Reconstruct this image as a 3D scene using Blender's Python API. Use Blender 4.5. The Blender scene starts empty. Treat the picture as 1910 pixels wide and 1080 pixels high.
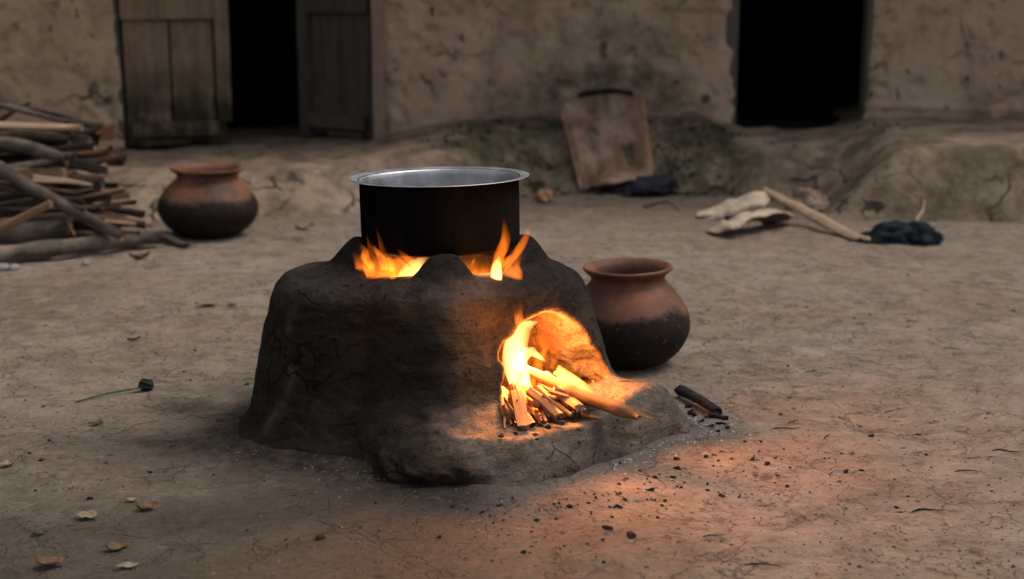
import bpy, bmesh, math, random
import numpy as np
from mathutils import Vector, Matrix, Euler
random.seed(7); RNG = np.random.default_rng(7)
scene = bpy.context.scene; COL = scene.collection
R = math.radians

# ------------------------------------------------------------------ camera geometry
CAM_H = 0.96; F = 2600.0; PITCH = math.atan(540/2600.0)
def _ray(px, py):
    x = (px-955)/F; y = (540-py)/F
    c, s = math.cos(PITCH), math.sin(PITCH)
    return np.array([x, c + y*s, -s + y*c])
def G(px, py, z=0.0):
    d = _ray(px, py); t = (z-CAM_H)/d[2]
    return np.array([d[0]*t, d[1]*t, z])
def W(px, py, Y):
    d = _ray(px, py); t = Y/d[1]
    return np.array([d[0]*t, Y, CAM_H+d[2]*t])

# ------------------------------------------------------------------ numpy noise
def _hash(ix, iy, iz):
    n = (ix.astype(np.int64)*374761393 + iy.astype(np.int64)*668265263 + iz.astype(np.int64)*2147483647 + 1013904223)
    n = (n ^ (n >> 13)) * 1274126177
    n = n ^ (n >> 16)
    return ((n & 0xffff).astype(np.float32))/65535.0
def vnoise(x, y, z):
    x = np.asarray(x, np.float32); y = np.asarray(y, np.float32); z = np.asarray(z, np.float32)
    x, y, z = np.broadcast_arrays(x, y, z)
    ix, iy, iz = np.floor(x), np.floor(y), np.floor(z)
    fx, fy, fz = x-ix, y-iy, z-iz
    fx = fx*fx*(3-2*fx); fy = fy*fy*(3-2*fy); fz = fz*fz*(3-2*fz)
    r = 0
    for dx in (0, 1):
        wx = fx if dx else 1-fx
        for dy in (0, 1):
            wy = fy if dy else 1-fy
            for dz in (0, 1):
                wz = fz if dz else 1-fz
                r = r + _hash(ix+dx, iy+dy, iz+dz)*wx*wy*wz
    return r
def fbm(x, y, z, o=4):
    a, s, t = 0.5, 0, 0
    for k in range(o):
        f = 2.03**k
        s = s + a*vnoise(x*f+k*17.3, y*f-k*9.1, z*f+k*4.7); t += a; a *= .5
    return s/t
def sstep(a, b, x):
    t = np.clip((x-a)/(b-a), 0, 1); return t*t*(3-2*t)

# ------------------------------------------------------------------ object helpers
def tag(o, label=None, cat=None, group=None, kind=None):
    if label: o['label'] = label
    if cat: o['category'] = cat
    if group: o['group'] = group
    if kind: o['kind'] = kind
    return o
def empty(name, loc=(0, 0, 0), label=None, cat=None, group=None):
    o = bpy.data.objects.new(name, None); COL.objects.link(o); o.location = loc
    o.empty_display_size = .05
    return tag(o, label, cat, group)
def mesh_obj(name, verts, faces, mats, parent=None, smooth=True, mat_idx=None, attrs=None, loc=None):
    me = bpy.data.meshes.new(name)
    verts = np.asarray(verts, np.float32)
    me.from_pydata([], [], []) if False else None
    if isinstance(faces, np.ndarray):
        nv, nf, k = len(verts), len(faces), faces.shape[1]
        me.vertices.add(nv); me.vertices.foreach_set('co', verts.ravel())
        me.loops.add(nf*k); me.loops.foreach_set('vertex_index', faces.astype(np.int32).ravel())
        me.polygons.add(nf); me.polygons.foreach_set('loop_start', np.arange(0, nf*k, k, dtype=np.int32))
        me.update(calc_edges=True)
    else:
        me.from_pydata([tuple(map(float, v)) for v in verts], [], [tuple(map(int, f)) for f in faces])
    for m in (mats if isinstance(mats, (list, tuple)) else [mats]): me.materials.append(m)
    if smooth: me.polygons.foreach_set('use_smooth', np.ones(len(me.polygons), bool))
    if mat_idx is not None: me.polygons.foreach_set('material_index', np.asarray(mat_idx, np.int32))
    for k, a in (attrs or {}).items():
        a = np.asarray(a, np.float32)
        if a.ndim == 2:
            at = me.attributes.new(k, 'FLOAT_COLOR', 'POINT')
            at.data.foreach_set('color', np.concatenate([a, np.ones((len(a), 1), np.float32)], 1).ravel())
        else:
            at = me.attributes.new(k, 'FLOAT', 'POINT'); at.data.foreach_set('value', a)
    me.validate(); me.update()
    o = bpy.data.objects.new(name, me); COL.objects.link(o)
    if parent is not None: o.parent = parent
    if loc is not None: o.location = loc
    return o
def grid_faces(nu, nv):
    i = np.arange(nu-1)[:, None]; j = np.arange(nv-1)[None, :]
    a = i*nv+j
    return np.stack([a, a+nv, a+nv+1, a+1], -1).reshape(-1, 4)

# ------------------------------------------------------------------ materials
class NT:
    def __init__(s, name, rough=.9, spec=.3):
        s.m = bpy.data.materials.new(name); s.m.use_nodes = True
        s.t = s.m.node_tree; s.b = s.t.nodes['Principled BSDF']; s.out = s.t.nodes['Material Output']
        s.b.inputs['Roughness'].default_value = rough
        s.b.inputs['Specular IOR Level'].default_value = spec
        s._tc = None
    def n(s, typ, **kw):
        nd = s.t.nodes.new(typ)
        for k, v in kw.items(): setattr(nd, k, v)
        return nd
    def link(s, a, b): s.t.links.new(a, b)
    def tc(s, which='Object'):
        if s._tc is None: s._tc = s.n('ShaderNodeTexCoord')
        return s._tc.outputs[which]
    def mapping(s, scale=(1, 1, 1), vec=None, loc=(0, 0, 0), rot=(0, 0, 0)):
        m = s.n('ShaderNodeMapping'); m.inputs['Scale'].default_value = scale; m.inputs['Location'].default_value = loc
        m.inputs['Rotation'].default_value = rot
        s.link(vec or s.tc(), m.inputs['Vector']); return m.outputs[0]
    def noise(s, scale, detail=6, rough=.6, vec=None, dist=0):
        x = s.n('ShaderNodeTexNoise'); x.inputs['Scale'].default_value = scale; x.inputs['Detail'].default_value = detail
        x.inputs['Roughness'].default_value = rough; x.inputs['Distortion'].default_value = dist
        s.link(vec or s.tc(), x.inputs['Vector']); return x.outputs['Fac']
    def noisec(s, scale, detail=3, vec=None):
        x = s.n('ShaderNodeTexNoise'); x.inputs['Scale'].default_value = scale; x.inputs['Detail'].default_value = detail
        s.link(vec or s.tc(), x.inputs['Vector']); return x.outputs['Color']
    def voro(s, scale, feature='DISTANCE_TO_EDGE', vec=None, rnd=1.0):
        x = s.n('ShaderNodeTexVoronoi', feature=feature); x.inputs['Scale'].default_value = scale
        x.inputs['Randomness'].default_value = rnd
        s.link(vec or s.tc(), x.inputs['Vector']); return x.outputs['Distance']
    def ramp(s, fac, stops, interp='LINEAR'):
        r = s.n('ShaderNodeValToRGB'); r.color_ramp.interpolation = interp
        e = r.color_ramp.elements
        while len(e) < len(stops): e.new(.5)
        for el, (p, c) in zip(e, stops):
            el.position = p
            el.color = (c, c, c, 1) if isinstance(c, (int, float)) else (*c, 1)
        s.link(fac, r.inputs[0]); return r.outputs[0]
    def _in(s, sock, v):
        if isinstance(v, (int, float)): sock.default_value = v
        elif isinstance(v, (tuple, list)): sock.default_value = (*v, 1) if len(v) == 3 and len(sock.default_value) == 4 else v
        else: s.link(v, sock)
    def mix(s, fac, a, b, mode='MIX'):
        x = s.n('ShaderNodeMix', data_type='RGBA', blend_type=mode)
        s._in(x.inputs[0], fac); s._in(x.inputs[6], a); s._in(x.inputs[7], b); return x.outputs[2]
    def math(s, op, a, b=0.0, clamp=False):
        x = s.n('ShaderNodeMath', operation=op, use_clamp=clamp); s._in(x.inputs[0], a); s._in(x.inputs[1], b); return x.outputs[0]
    def vadd(s, a, b, k=1.0):
        m = s.n('ShaderNodeVectorMath', operation='MULTIPLY_ADD')
        s.link(b, m.inputs[0]); m.inputs[1].default_value = (k, k, k); s.link(a, m.inputs[2]); return m.outputs[0]
    def attr(s, name, out='Fac'):
        a = s.n('ShaderNodeAttribute', attribute_name=name); return a.outputs[out]
    def sep(s, v):
        x = s.n('ShaderNodeSeparateXYZ'); s.link(v, x.inputs[0]); return x.outputs
    def bump(s, h, strength=.5, dist=.01, normal=None):
        b = s.n('ShaderNodeBump'); b.inputs['Strength'].default_value = strength; b.inputs['Distance'].default_value = dist
        s.link(h, b.inputs['Height'])
        if normal is not None: s.link(normal, b.inputs['Normal'])
        return b.outputs[0]
    def done(s, color, normal=None, rough=None, metal=None, spec=None):
        if spec is not None: s._in(s.b.inputs['Specular IOR Level'], spec)
        s._in(s.b.inputs['Base Color'], color)
        if normal is not None: s.link(normal, s.b.inputs['Normal'])
        if rough is not None: s._in(s.b.inputs['Roughness'], rough)
        if metal is not None: s._in(s.b.inputs['Metallic'], metal)
        return s.m

def mat_ground():
    s = NT('packed_earth', .95, .15); P = s.tc()
    warp = s.vadd(P, s.noisec(3.0, 4), .25)
    big = s.noise(1.1, 5, .6); mid = s.noise(7, 8, .65); fine = s.noise(60, 6, .7)
    c = s.mix(s.ramp(big, [(.35, 0), (.65, 1)]), (.330, .245, .182), (.410, .330, .268))
    c = s.mix(s.ramp(mid, [(.35, .0), (.6, .65)]), c, (.215, .160, .120))
    streak = s.noise(5, 7, .65, s.mapping((1, 3.2, 1), warp))
    c = s.mix(s.ramp(streak, [(.5, 0), (.72, .6)]), c, (.40, .34, .285))
    # green film
    c = s.mix(s.math('MULTIPLY', s.attr('moss'), s.ramp(s.noise(9, 8, .7), [(.40, 0), (.62, .8)])), c, (.085, .085, .048))
    painted_dark = s.math('MULTIPLY', s.attr('painted_dark'), s.ramp(s.noise(6, 6, .6), [(.3, .8), (.6, 1)]))
    c = s.mix(painted_dark, c, (.085, .069, .051))  # painted corner shade mixed into the earth colour
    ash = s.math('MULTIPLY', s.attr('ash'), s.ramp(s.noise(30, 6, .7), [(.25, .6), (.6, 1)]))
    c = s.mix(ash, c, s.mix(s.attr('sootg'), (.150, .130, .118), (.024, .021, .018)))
    c = s.mix(s.math('MULTIPLY', s.attr('ash'), s.ramp(s.noise(75, 4, .8), [(.62, 0), (.70, .8)])), c, (.42, .39, .37))
    # cracks
    v1 = s.voro(3.1, vec=s.vadd(P, s.noisec(2.6, 8), .75)); v2 = s.voro(8.5, vec=s.vadd(P, s.noisec(7, 8), .30))
    k1 = s.math('MULTIPLY', s.ramp(v1, [(.0, 1), (.008, .8), (.016, 0)]), s.ramp(s.noise(4.1, 6, .7), [(.47, 0), (.55, 1)]))
    k2 = s.math('MULTIPLY', s.ramp(v2, [(.0, 1), (.014, .8), (.028, 0)]), s.ramp(s.noise(6.3, 6, .7), [(.47, 0), (.56, 1)]))
    k = s.math('MAXIMUM', k1, k2)
    c = s.mix(s.math('MULTIPLY', k, .52), c, (.060, .044, .034))
    # dark crumbs, pale flecks
    sp = s.ramp(s.noise(38, 4, .6), [(.62, 0), (.68, 1)])
    c = s.mix(s.math('MULTIPLY', sp, .75), c, (.09, .066, .05))
    sp2 = s.ramp(s.noise(23, 5, .75, s.mapping(loc=(5, 3, 1))), [(.64, 0), (.72, .6)])
    c = s.mix(sp2, c, (.42, .36, .30))
    c = s.mix(.35, c, s.ramp(fine, [(.3, .45), (.7, 1.5)]), 'MULTIPLY')
    grit = s.noise(150, 4, .8); lumpy = s.noise(19, 9, .75)
    c = s.mix(s.ramp(lumpy, [(.34, .75), (.47, 0)]), c, (.115, .085, .064))
    vf = s.voro(15, 'F1', vec=s.vadd(s.mapping((1, 1.7, 1)), s.noisec(30, 3), .05)); vg = s.voro(29, 'F1', vec=s.vadd(s.mapping((1.2, 2.0, 1), loc=(2, 5, 0)), s.noisec(50, 3), .03))
    fk = s.math('MAXIMUM', s.math('MULTIPLY', s.ramp(vf, [(.10, 1), (.17, 0)]), s.ramp(s.noise(5.3, 5, .7, s.mapping(loc=(1, 9, 4))), [(.46, 0), (.56, .9)])), s.math('MULTIPLY', s.ramp(vg, [(.12, 1), (.20, 0)]), s.ramp(s.noise(3.7, 5, .7, s.mapping(loc=(6, 2, 4))), [(.46, 0), (.58, .85)])))
    lt = s.math('MULTIPLY', s.ramp(lumpy, [(.54, 0), (.70, .65)]), s.math('SUBTRACT', 1.0, s.math('MAXIMUM', s.attr('ash'), s.attr('painted_dark'))))
    c = s.mix(lt, c, (.46, .385, .32))
    sp3 = s.ramp(s.noise(13, 5, .7, s.mapping((1, 2.2, 1), loc=(2, 7, 3))), [(.64, 0), (.69, .8)])
    c = s.mix(sp3, c, (.085, .062, .047))
    c = s.mix(s.math('MULTIPLY', fk, .85), c, (.045, .034, .027))
    n = s.bump(mid, .8, .05); n = s.bump(streak, .6, .03, n); n = s.bump(lumpy, .9, .03, n); n = s.bump(fine, .8, .014, n); n = s.bump(grit, .6, .006, n)
    n = s.bump(s.math('SUBTRACT', 1.0, k), .7, .010, n)
    n = s.bump(s.math('MULTIPLY', sp, 1.0), .4, .006, n)
    return s.done(c, n)

def mat_plaster():
    s = NT('mud_plaster', .95, .12); P = s.tc()
    big = s.noise(1.4, 6, .6); mid = s.noise(6, 8, .65); fine = s.noise(45, 6, .7)
    c = s.mix(s.ramp(big, [(.35, 0), (.65, 1)]), (.39, .278, .200), (.47, .36, .275))
    c = s.mix(s.attr('warm'), c, (.54, .395, .26))
    c = s.mix(s.ramp(mid, [(.36, .6), (.52, 0)]), c, (.200, .150, .110))
    sw = s.noise(3.2, 9, .7, s.mapping((1, 1, 1), s.vadd(P, s.noisec(2.5, 4), .6), rot=(0, .6, 0)), 1.2)
    c = s.mix(s.ramp(sw, [(.50, 0), (.66, .6)]), c, (.46, .37, .295))
    c = s.mix(s.ramp(s.noise(2.1, 7, .65, s.mapping((1, 1, .5), loc=(4, 1, 2))), [(.50, 0), (.66, .6)]), c, (.17, .128, .092))
    c = s.mix(s.math('MULTIPLY', s.attr('moss'), s.ramp(s.noise(5, 8, .7), [(.36, 0), (.60, .9)])), c, (.085, .080, .052))
    pit = s.math('MULTIPLY', s.ramp(s.noise(11, 4, .6, s.mapping((1, 1, .75))), [(.645, 0), (.67, 1)]), s.ramp(s.noise(1.7, 3), [(.42, 0), (.55, 1)]))
    pit2 = s.math('MULTIPLY', s.ramp(s.noise(24, 4, .6, s.mapping((1, 1, .55))), [(.645, 0), (.68, .9)]), s.ramp(s.noise(2.3, 4), [(.45, 0), (.58, 1)]))
    v1 = s.voro(1.9, vec=s.vadd(P, s.noisec(2.0, 6), .7))
    k1 = s.math('MULTIPLY', s.ramp(v1, [(.0, 1), (.010, .7), (.02, 0)]), s.ramp(s.noise(2.3, 4), [(.52, 0), (.62, 1)]))
    d = s.math('MAXIMUM', s.math('MAXIMUM', pit, pit2), k1)
    c = s.mix(s.math('MULTIPLY', d, .82), c, (.030, .024, .018))
    c = s.mix(.4, c, s.mix(fine, (.55, .5, .46), (1.3, 1.28, 1.25)), 'MULTIPLY')
    n = s.bump(mid, .4, .03); n = s.bump(sw, .7, .025, n); n = s.bump(fine, .7, .012, n)
    n = s.bump(s.math('SUBTRACT', 1.0, d), .9, .02, n)
    return s.done(c, n)

def mat_bank():
    s = NT('eroded_mud', .96, .12); P = s.tc()
    mid = s.noise(5, 9, .68); fine = s.noise(38, 6, .7); big = s.noise(1.6, 5)
    c = s.mix(s.ramp(big, [(.35, 0), (.65, 1)]), (.265, .198, .145), (.33, .258, .20))
    c = s.mix(s.ramp(mid, [(.40, .85), (.56, 0)]), c, (.105, .078, .056))
    c = s.mix(s.math('MULTIPLY', s.attr('moss'), s.ramp(s.noise(7, 8, .7), [(.30, .2), (.62, .95)])), c, (.030, .036, .018))
    v1 = s.voro(4.5, vec=s.vadd(P, s.noisec(4.0, 6), .45))
    k1 = s.math('MULTIPLY', s.ramp(v1, [(.0, 1), (.02, .8), (.05, 0)]), s.math('MULTIPLY', s.ramp(s.noise(3.3, 4), [(.46, 0), (.54, 1)]), s.attr('low')))
    c = s.mix(s.math('MULTIPLY', k1, .9), c, (.022, .018, .013))
    c = s.mix(.4, c, s.mix(fine, (.5, .46, .42), (1.35, 1.3, 1.28)), 'MULTIPLY')
    n = s.bump(mid, .8, .05); n = s.bump(fine, .5, .008, n); n = s.bump(s.math('SUBTRACT', 1.0, k1), .9, .02, n)
    return s.done(c, n)

def mat_stove():
    s = NT('sooty_clay', .95, .06); P = s.tc()
    base = s.attr('col', 'Color')
    mid = s.noise(14, 8, .68); fine = s.noise(90, 6, .7)
    smear = s.noise(9, 8, .66, s.mapping((1, 1, 4.2), s.vadd(P, s.noisec(5, 3), .16)))
    c = s.mix(s.ramp(mid, [(.3, .0), (.65, .5)]), base, (.022, .019, .016))
    c = s.mix(.9, c, s.ramp(smear, [(.36, .62), (.5, 1.0), (.64, 1.4)]), 'MULTIPLY')
    c = s.mix(.5, c, s.ramp(fine, [(.3, .45), (.7, 1.5)]), 'MULTIPLY')
    pit = s.ramp(s.noise(48, 3, .6), [(.63, 0), (.68, 1)])
    c = s.mix(s.math('MULTIPLY', pit, .7), c, (.012, .010, .009))
    fl = s.ramp(s.noise(60, 4, .7, s.mapping(loc=(3, 8, 2))), [(.69, 0), (.75, .55)])
    c = s.mix(fl, c, (.16, .14, .125))
    cv = s.voro(7, vec=s.vadd(P, s.noisec(6, 6), .22))
    ck = s.math('MULTIPLY', s.ramp(cv, [(.0, 1), (.012, .8), (.026, 0)]), s.ramp(s.noise(5, 4), [(.54, 0), (.62, 1)]))
    c = s.mix(s.math('MULTIPLY', ck, .8), c, (.008, .007, .006))
    n = s.bump(mid, .8, .03); n = s.bump(smear, .9, .022, n); n = s.bump(s.math('SUBTRACT', 1.0, ck), .8, .01, n); n = s.bump(fine, .8, .008, n)
    n = s.bump(s.math('SUBTRACT', 1.0, pit), .6, .006, n)
    return s.done(c, n)

def mat_terracotta(name, soot_z, blend, dirt=.4):
    s = NT(name, .62, .35); P = s.tc(); z = s.sep(P)[2]
    mid = s.noise(9, 7, .6); fine = s.noise(70, 5, .6); turn = s.noise(3, 5, .6, s.mapping((1, 1, 26)))
    c = s.mix(s.ramp(mid, [(.35, 0), (.65, 1)]), (.125, .045, .024), (.205, .080, .043))
    c = s.mix(s.ramp(turn, [(.4, .4), (.6, 0)]), c, (.15, .062, .040))
    c = s.mix(s.ramp(s.noise(4, 6), [(.5, 0), (.7, .35)]), c, (.20, .135, .105))
    c = s.mix(s.ramp(s.noise(5.5, 7, .7, s.mapping(loc=(3, 3, 1))), [(.44, 0), (.62, dirt)]), c, (.030, .023, .018))
    edge = s.math('ADD', z, s.math('MULTIPLY', s.math('SUBTRACT', s.noise(7, 7, .7), .5), .13))
    soot = s.n('ShaderNodeMapRange'); s.link(edge, soot.inputs[0])
    soot.inputs[1].default_value = soot_z+blend; soot.inputs[2].default_value = soot_z
    grd = s.n('ShaderNodeMapRange'); s.link(edge, grd.inputs[0]); grd.inputs[1].default_value = soot_z+.055; grd.inputs[2].default_value = soot_z-.01
    c = s.mix(s.math('MULTIPLY', grd.outputs[0], s.ramp(mid, [(.3, .45), (.6, .9)])), c, (.060, .042, .034))
    sm = s.math('MULTIPLY', soot.outputs[0], .97)
    c = s.mix(sm, c, s.mix(mid, (.008, .007, .006), (.028, .021, .016)))
    c = s.mix(s.ramp(fine, [(.62, 0), (.72, .3)]), c, (.30, .22, .17))
    n = s.bump(turn, .25, .004); n = s.bump(fine, .2, .002, n); n = s.bump(mid, .25, .008, n)
    return s.done(c, n, s.ramp(mid, [(.3, .42), (.7, .72)]), None, s.math('SUBTRACT', .18, s.math('MULTIPLY', sm, .13)))

def mat_soot_metal():
    s = NT('soot_blackened_metal', .8, .0)
    a = s.noise(8, 7, .65, s.mapping((1, 1, .35))); f = s.noise(60, 5, .7)
    c = s.mix(s.ramp(a, [(.4, 0), (.7, 1)]), (.004, .0038, .0036), (.014, .011, .008))
    c = s.mix(s.ramp(f, [(.6, 0), (.75, .4)]), c, (.022, .018, .014))
    return s.done(c, s.bump(f, .35, .002, s.bump(a, .3, .004)), s.ramp(a, [(.3, .65), (.7, .9)]))
def mat_alu():
    s = NT('worn_aluminium', .32, .5)
    a = s.noise(18, 6, .6); f = s.noise(5, 4, .6, s.mapping((1, 1, 30)))
    c = s.mix(s.ramp(a, [(.4, 0), (.7, 1)]), (.38, .38, .40), (.55, .55, .58))
    return s.done(c, s.bump(f, .15, .001, s.bump(a, .15, .001)), s.ramp(a, [(.3, .30), (.7, .5)]), .95)

def mat_wood(name, dark, light, rough=.85, grain=30, stretch=.07, moss=0.0, axis=0, pale=None, palefac=.4):
    s = NT(name, rough, .2); P = s.tc()
    sc = [1, 1, 1]; sc[axis] = stretch
    g = s.noise(grain, 8, .65, s.mapping(tuple(sc), s.vadd(P, s.noisec(3, 2), .03)))
    f = s.noise(grain*6, 5, .7, s.mapping(tuple(sc)))
    b = s.noise(4, 5, .6)
    c = s.mix(s.ramp(g, [(.32, 0), (.68, 1)]), dark, light)
    if pale: c = s.mix(s.ramp(b, [(.45, 0), (.65, palefac)]), c, pale)
    c = s.mix(.5, c, s.ramp(f, [(.3, .5), (.7, 1.45)]), 'MULTIPLY')
    if moss:
        mz = s.sep(P)[2]
        mr = s.n('ShaderNodeMapRange'); s.link(mz, mr.inputs[0]); mr.inputs[1].default_value = .76; mr.inputs[2].default_value = .36
        mm = s.math('MULTIPLY', mr.outputs[0], s.ramp(s.noise(5.5, 6, .7, s.mapping((1, 1, .45))), [(.36, 0), (.52, moss)]))
        c = s.mix(mm, c, (.022, .024, .011))
    n = s.bump(g, .6, .006); n = s.bump(f, .4, .002, n)
    return s.done(c, n)
def mat_bark(name, dark, light):
    s = NT(name, .93, .15); P = s.tc()
    g = s.noise(22, 8, .7, s.mapping((.25, 1, 1))); f = s.noise(90, 5, .7); b = s.noise(5, 4)
    c = s.mix(s.ramp(g, [(.35, 0), (.65, 1)]), dark, light)
    c = s.mix(s.ramp(b, [(.5, 0), (.68, .6)]), c, tuple(min(1, v*1.9) for v in light))
    c = s.mix(.5, c, s.ramp(f, [(.3, .5), (.7, 1.45)]), 'MULTIPLY')
    return s.done(c, s.bump(g, 1.0, .014, s.bump(f, .7, .004)))
def mat_plain(name, a, b, scale=20, rough=.9, spec=.1, bump=.4, bd=.003):
    s = NT(name, rough, spec)
    g = s.noise(scale, 7, .65); f = s.noise(scale*4, 5, .7)
    c = s.mix(s.ramp(g, [(.35, 0), (.65, 1)]), a, b)
    c = s.mix(.4, c, s.ramp(f, [(.3, .6), (.7, 1.35)]), 'MULTIPLY')
    return s.done(c, s.bump(g, bump, bd*3, s.bump(f, bump, bd)))
def mat_flame(name, col, strength, nscale=34, lo=.04, tip=1.0):
    m = bpy.data.materials.new(name); m.use_nodes = True; t = m.node_tree
    for nd in list(t.nodes):
        if nd.type != 'OUTPUT_MATERIAL': t.nodes.remove(nd)
    out = [n for n in t.nodes if n.type == 'OUTPUT_MATERIAL'][0]
    em = t.nodes.new('ShaderNodeEmission'); em.inputs['Color'].default_value = (*col, 1)
    tc = t.nodes.new('ShaderNodeTexCoord')
    mp = t.nodes.new('ShaderNodeMapping'); mp.inputs['Scale'].default_value = (1, 1, .2)
    t.links.new(tc.outputs['Object'], mp.inputs['Vector'])
    nz = t.nodes.new('ShaderNodeTexNoise'); nz.inputs['Scale'].default_value = nscale; nz.inputs['Detail'].default_value = 3
    t.links.new(mp.outputs[0], nz.inputs['Vector'])
    mr = t.nodes.new('ShaderNodeMapRange'); mr.inputs[1].default_value = .38; mr.inputs[2].default_value = .62
    mr.inputs[3].default_value = lo; mr.inputs[4].default_value = 2.0
    t.links.new(nz.outputs['Fac'], mr.inputs[0])
    sp = t.nodes.new('ShaderNodeSeparateXYZ'); t.links.new(tc.outputs['Generated'], sp.inputs[0])
    fz = t.nodes.new('ShaderNodeMapRange'); fz.inputs[1].default_value = .05; fz.inputs[2].default_value = 1.0
    fz.inputs[3].default_value = 1.0; fz.inputs[4].default_value = 1-tip
    t.links.new(sp.outputs[2], fz.inputs[0])
    a = t.nodes.new('ShaderNodeMath'); a.operation = 'MULTIPLY'; t.links.new(mr.outputs[0], a.inputs[0]); t.links.new(fz.outputs[0], a.inputs[1])
    b = t.nodes.new('ShaderNodeMath'); b.operation = 'MULTIPLY'; t.links.new(a.outputs[0], b.inputs[0]); b.inputs[1].default_value = strength
    t.links.new(b.outputs[0], em.inputs['Strength']); t.links.new(em.outputs[0], out.inputs['Volume'])
    return m

M = dict(
    ground=mat_ground(), plaster=mat_plaster(), bank=mat_bank(), stove=mat_stove(),
    soot=mat_soot_metal(), alu=mat_alu(),
    door=mat_wood('weathered_door_wood', (.125, .084, .055), (.26, .182, .125), moss=.95, axis=2, pale=(.29, .215, .16)),
    door2=mat_wood('shaded_door_wood', (.040, .036, .028), (.085, .075, .060), axis=2),  # door wood darkened: shade on the inward leaf put into the colour
    post=mat_wood('weathered_post_wood', (.15, .105, .08), (.27, .195, .15), axis=2),
    gpost=mat_wood('greenish_post_wood', (.05, .05, .036), (.10, .095, .07), axis=2),
    split=mat_wood('split_wood', (.11, .062, .036), (.27, .165, .098), axis=0),
    palewood=mat_wood('pale_split_wood', (.22, .145, .092), (.44, .315, .22), axis=0),
    brownstick=mat_wood('brown_stick', (.10, .048, .024), (.25, .135, .070), axis=0, grain=34, stretch=.1),
    kindling=mat_wood('kindling_wood', (.075, .040, .021), (.30, .175, .09), axis=0, grain=42, stretch=.07, pale=(.03, .020, .014), palefac=.6),
    endwood=mat_wood('cut_end_wood', (.12, .075, .045), (.26, .17, .105), axis=1, stretch=.6),
    bark_dark=mat_bark('dark_bark', (.018, .014, .011), (.075, .055, .041)),
    bark_grey=mat_bark('grey_bark', (.030, .025, .020), (.125, .100, .078)),
    bark_brown=mat_bark('brown_bark', (.040, .026, .017), (.135, .085, .053)),
    char=mat_plain('charcoal', (.010, .009, .009), (.035, .031, .029), 40, .9),
    charblue=mat_plain('grey_charcoal', (.010, .011, .012), (.028, .028, .030), 40, .9),
    thatch=mat_plain('thatch', (.10, .075, .045), (.20, .155, .095), 18, .95),
    room=mat_plain('shade_black_mud', (.004, .004, .004), (.009, .008, .008), 8, .95),  # near-black to keep the doorways black; room shade put into the colour
    sheet=mat_wood('rust_brown_sheet', (.085, .052, .034), (.190, .118, .080), axis=2, grain=7, stretch=.35, palefac=.85, pale=(.26, .195, .155)),
    sheet_edge=mat_wood('tan_sheet_edge', (.16, .088, .052), (.28, .17, .11), axis=2, grain=9),
    blackrub=mat_plain('black_rim', (.008, .007, .007), (.02, .018, .016), 20, .8),
    navy=mat_plain('navy_cloth', (.013, .012, .018), (.030, .028, .040), 24, .9),
    tealrag=mat_plain('black_teal_cloth', (.006, .008, .010), (.018, .026, .031), 26, .85),
    husk=mat_plain('pale_husk', (.28, .222, .16), (.44, .365, .28), 16, .9),
    tanhusk=mat_wood('tan_husk', (.22, .15, .095), (.37, .275, .19), axis=0),
    leaf_dry=mat_plain('dry_leaf', (.095, .057, .036), (.18, .112, .07), 30, .85),
    leaf_pale=mat_plain('pale_leaf', (.16, .122, .09), (.27, .215, .165), 30, .85),
    leaf_dark=mat_plain('dark_leaf', (.05, .042, .028), (.11, .09, .06), 30, .85),
    stem=mat_plain('green_stem', (.045, .075, .026), (.085, .13, .05), 40, .6),
    bud=mat_plain('dark_bud', (.012, .016, .014), (.032, .036, .030), 60, .8),
    stone=mat_plain('pale_stone', (.16, .15, .138), (.28, .265, .245), 30, .9),
    grit=mat_plain('earth_grit', (.045, .035, .027), (.115, .086, .064), 25, .95),
    ashgrit=mat_plain('ash_grit', (.10, .092, .085), (.42, .39, .36), 70, .95),
    redboard=mat_wood('faded_red_board', (.15, .055, .042), (.25, .105, .08), axis=0),
    orange=mat_plain('orange_scrap', (.16, .085, .05), (.34, .20, .11), 25, .8),
    moss=mat_plain('moss', (.012, .017, .007), (.030, .038, .015), 30, .95),
    flame=mat_flame('flame', (1.0, .185, .010), 48),
    flame_soft=mat_flame('thin_flame', (1.0, .19, .014), 26),
    flame_core=mat_flame('hot_flame', (1.0, .50, .13), 165, 14, .4, .8),
)

# ------------------------------------------------------------------ ground
STOVE_C = np.array([-.17, 3.10])
TH = np.radians([-180, -135, -100, -80, -52, -30, 0, 10, 27, 45, 65, 85, 110, 140, 180])
R0 = np.array([.38, .425, .440, .430, .362, .315, .350, .360, .325, .318, .355, .440, .455, .41, .38])
R1 = np.array([.33, .36, .376, .368, .310, .262, .282, .290, .272, .266, .286, .325, .345, .34, .33])
def stove_r(th, z):
    a = np.interp(th, TH, R0); b = np.interp(th, TH, R1)
    t = np.clip(z/.34, 0, 1.3)
    return a + (b-a)*t
N1 = np.array([.715, -.699])
def apron_plan(x, y):
    d1 = N1[0]*x + N1[1]*y + 1.827
    d2 = -.50*(x-(-.01)) - .866*(y-2.615)
    d3 = .86*(x-.425) + .5*(y-3.06)
    d4 = -.25*(x-.28) + .968*(y-3.17)
    return d1, d2, d3, d4
def stove_dist(x, y):
    dx, dy = x-STOVE_C[0], y-STOVE_C[1]
    rho = np.hypot(dx, dy); th = np.arctan2(dx, -dy)
    b = rho - np.interp(th, TH, R0)
    a = np.max(np.stack(apron_plan(x, y)), 0)
    return np.minimum(b, a)
def axis(lo, hi, step, outs):
    c = list(np.arange(lo, hi+1e-6, step)); s = step
    a = []; v = lo
    while v > outs[0]: s *= 1.35; v -= s; a.append(v)
    b = []; v = hi; s = step
    while v < outs[1]: s *= 1.35; v += s; b.append(v)
    return np.array(a[::-1]+c+b)
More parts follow.
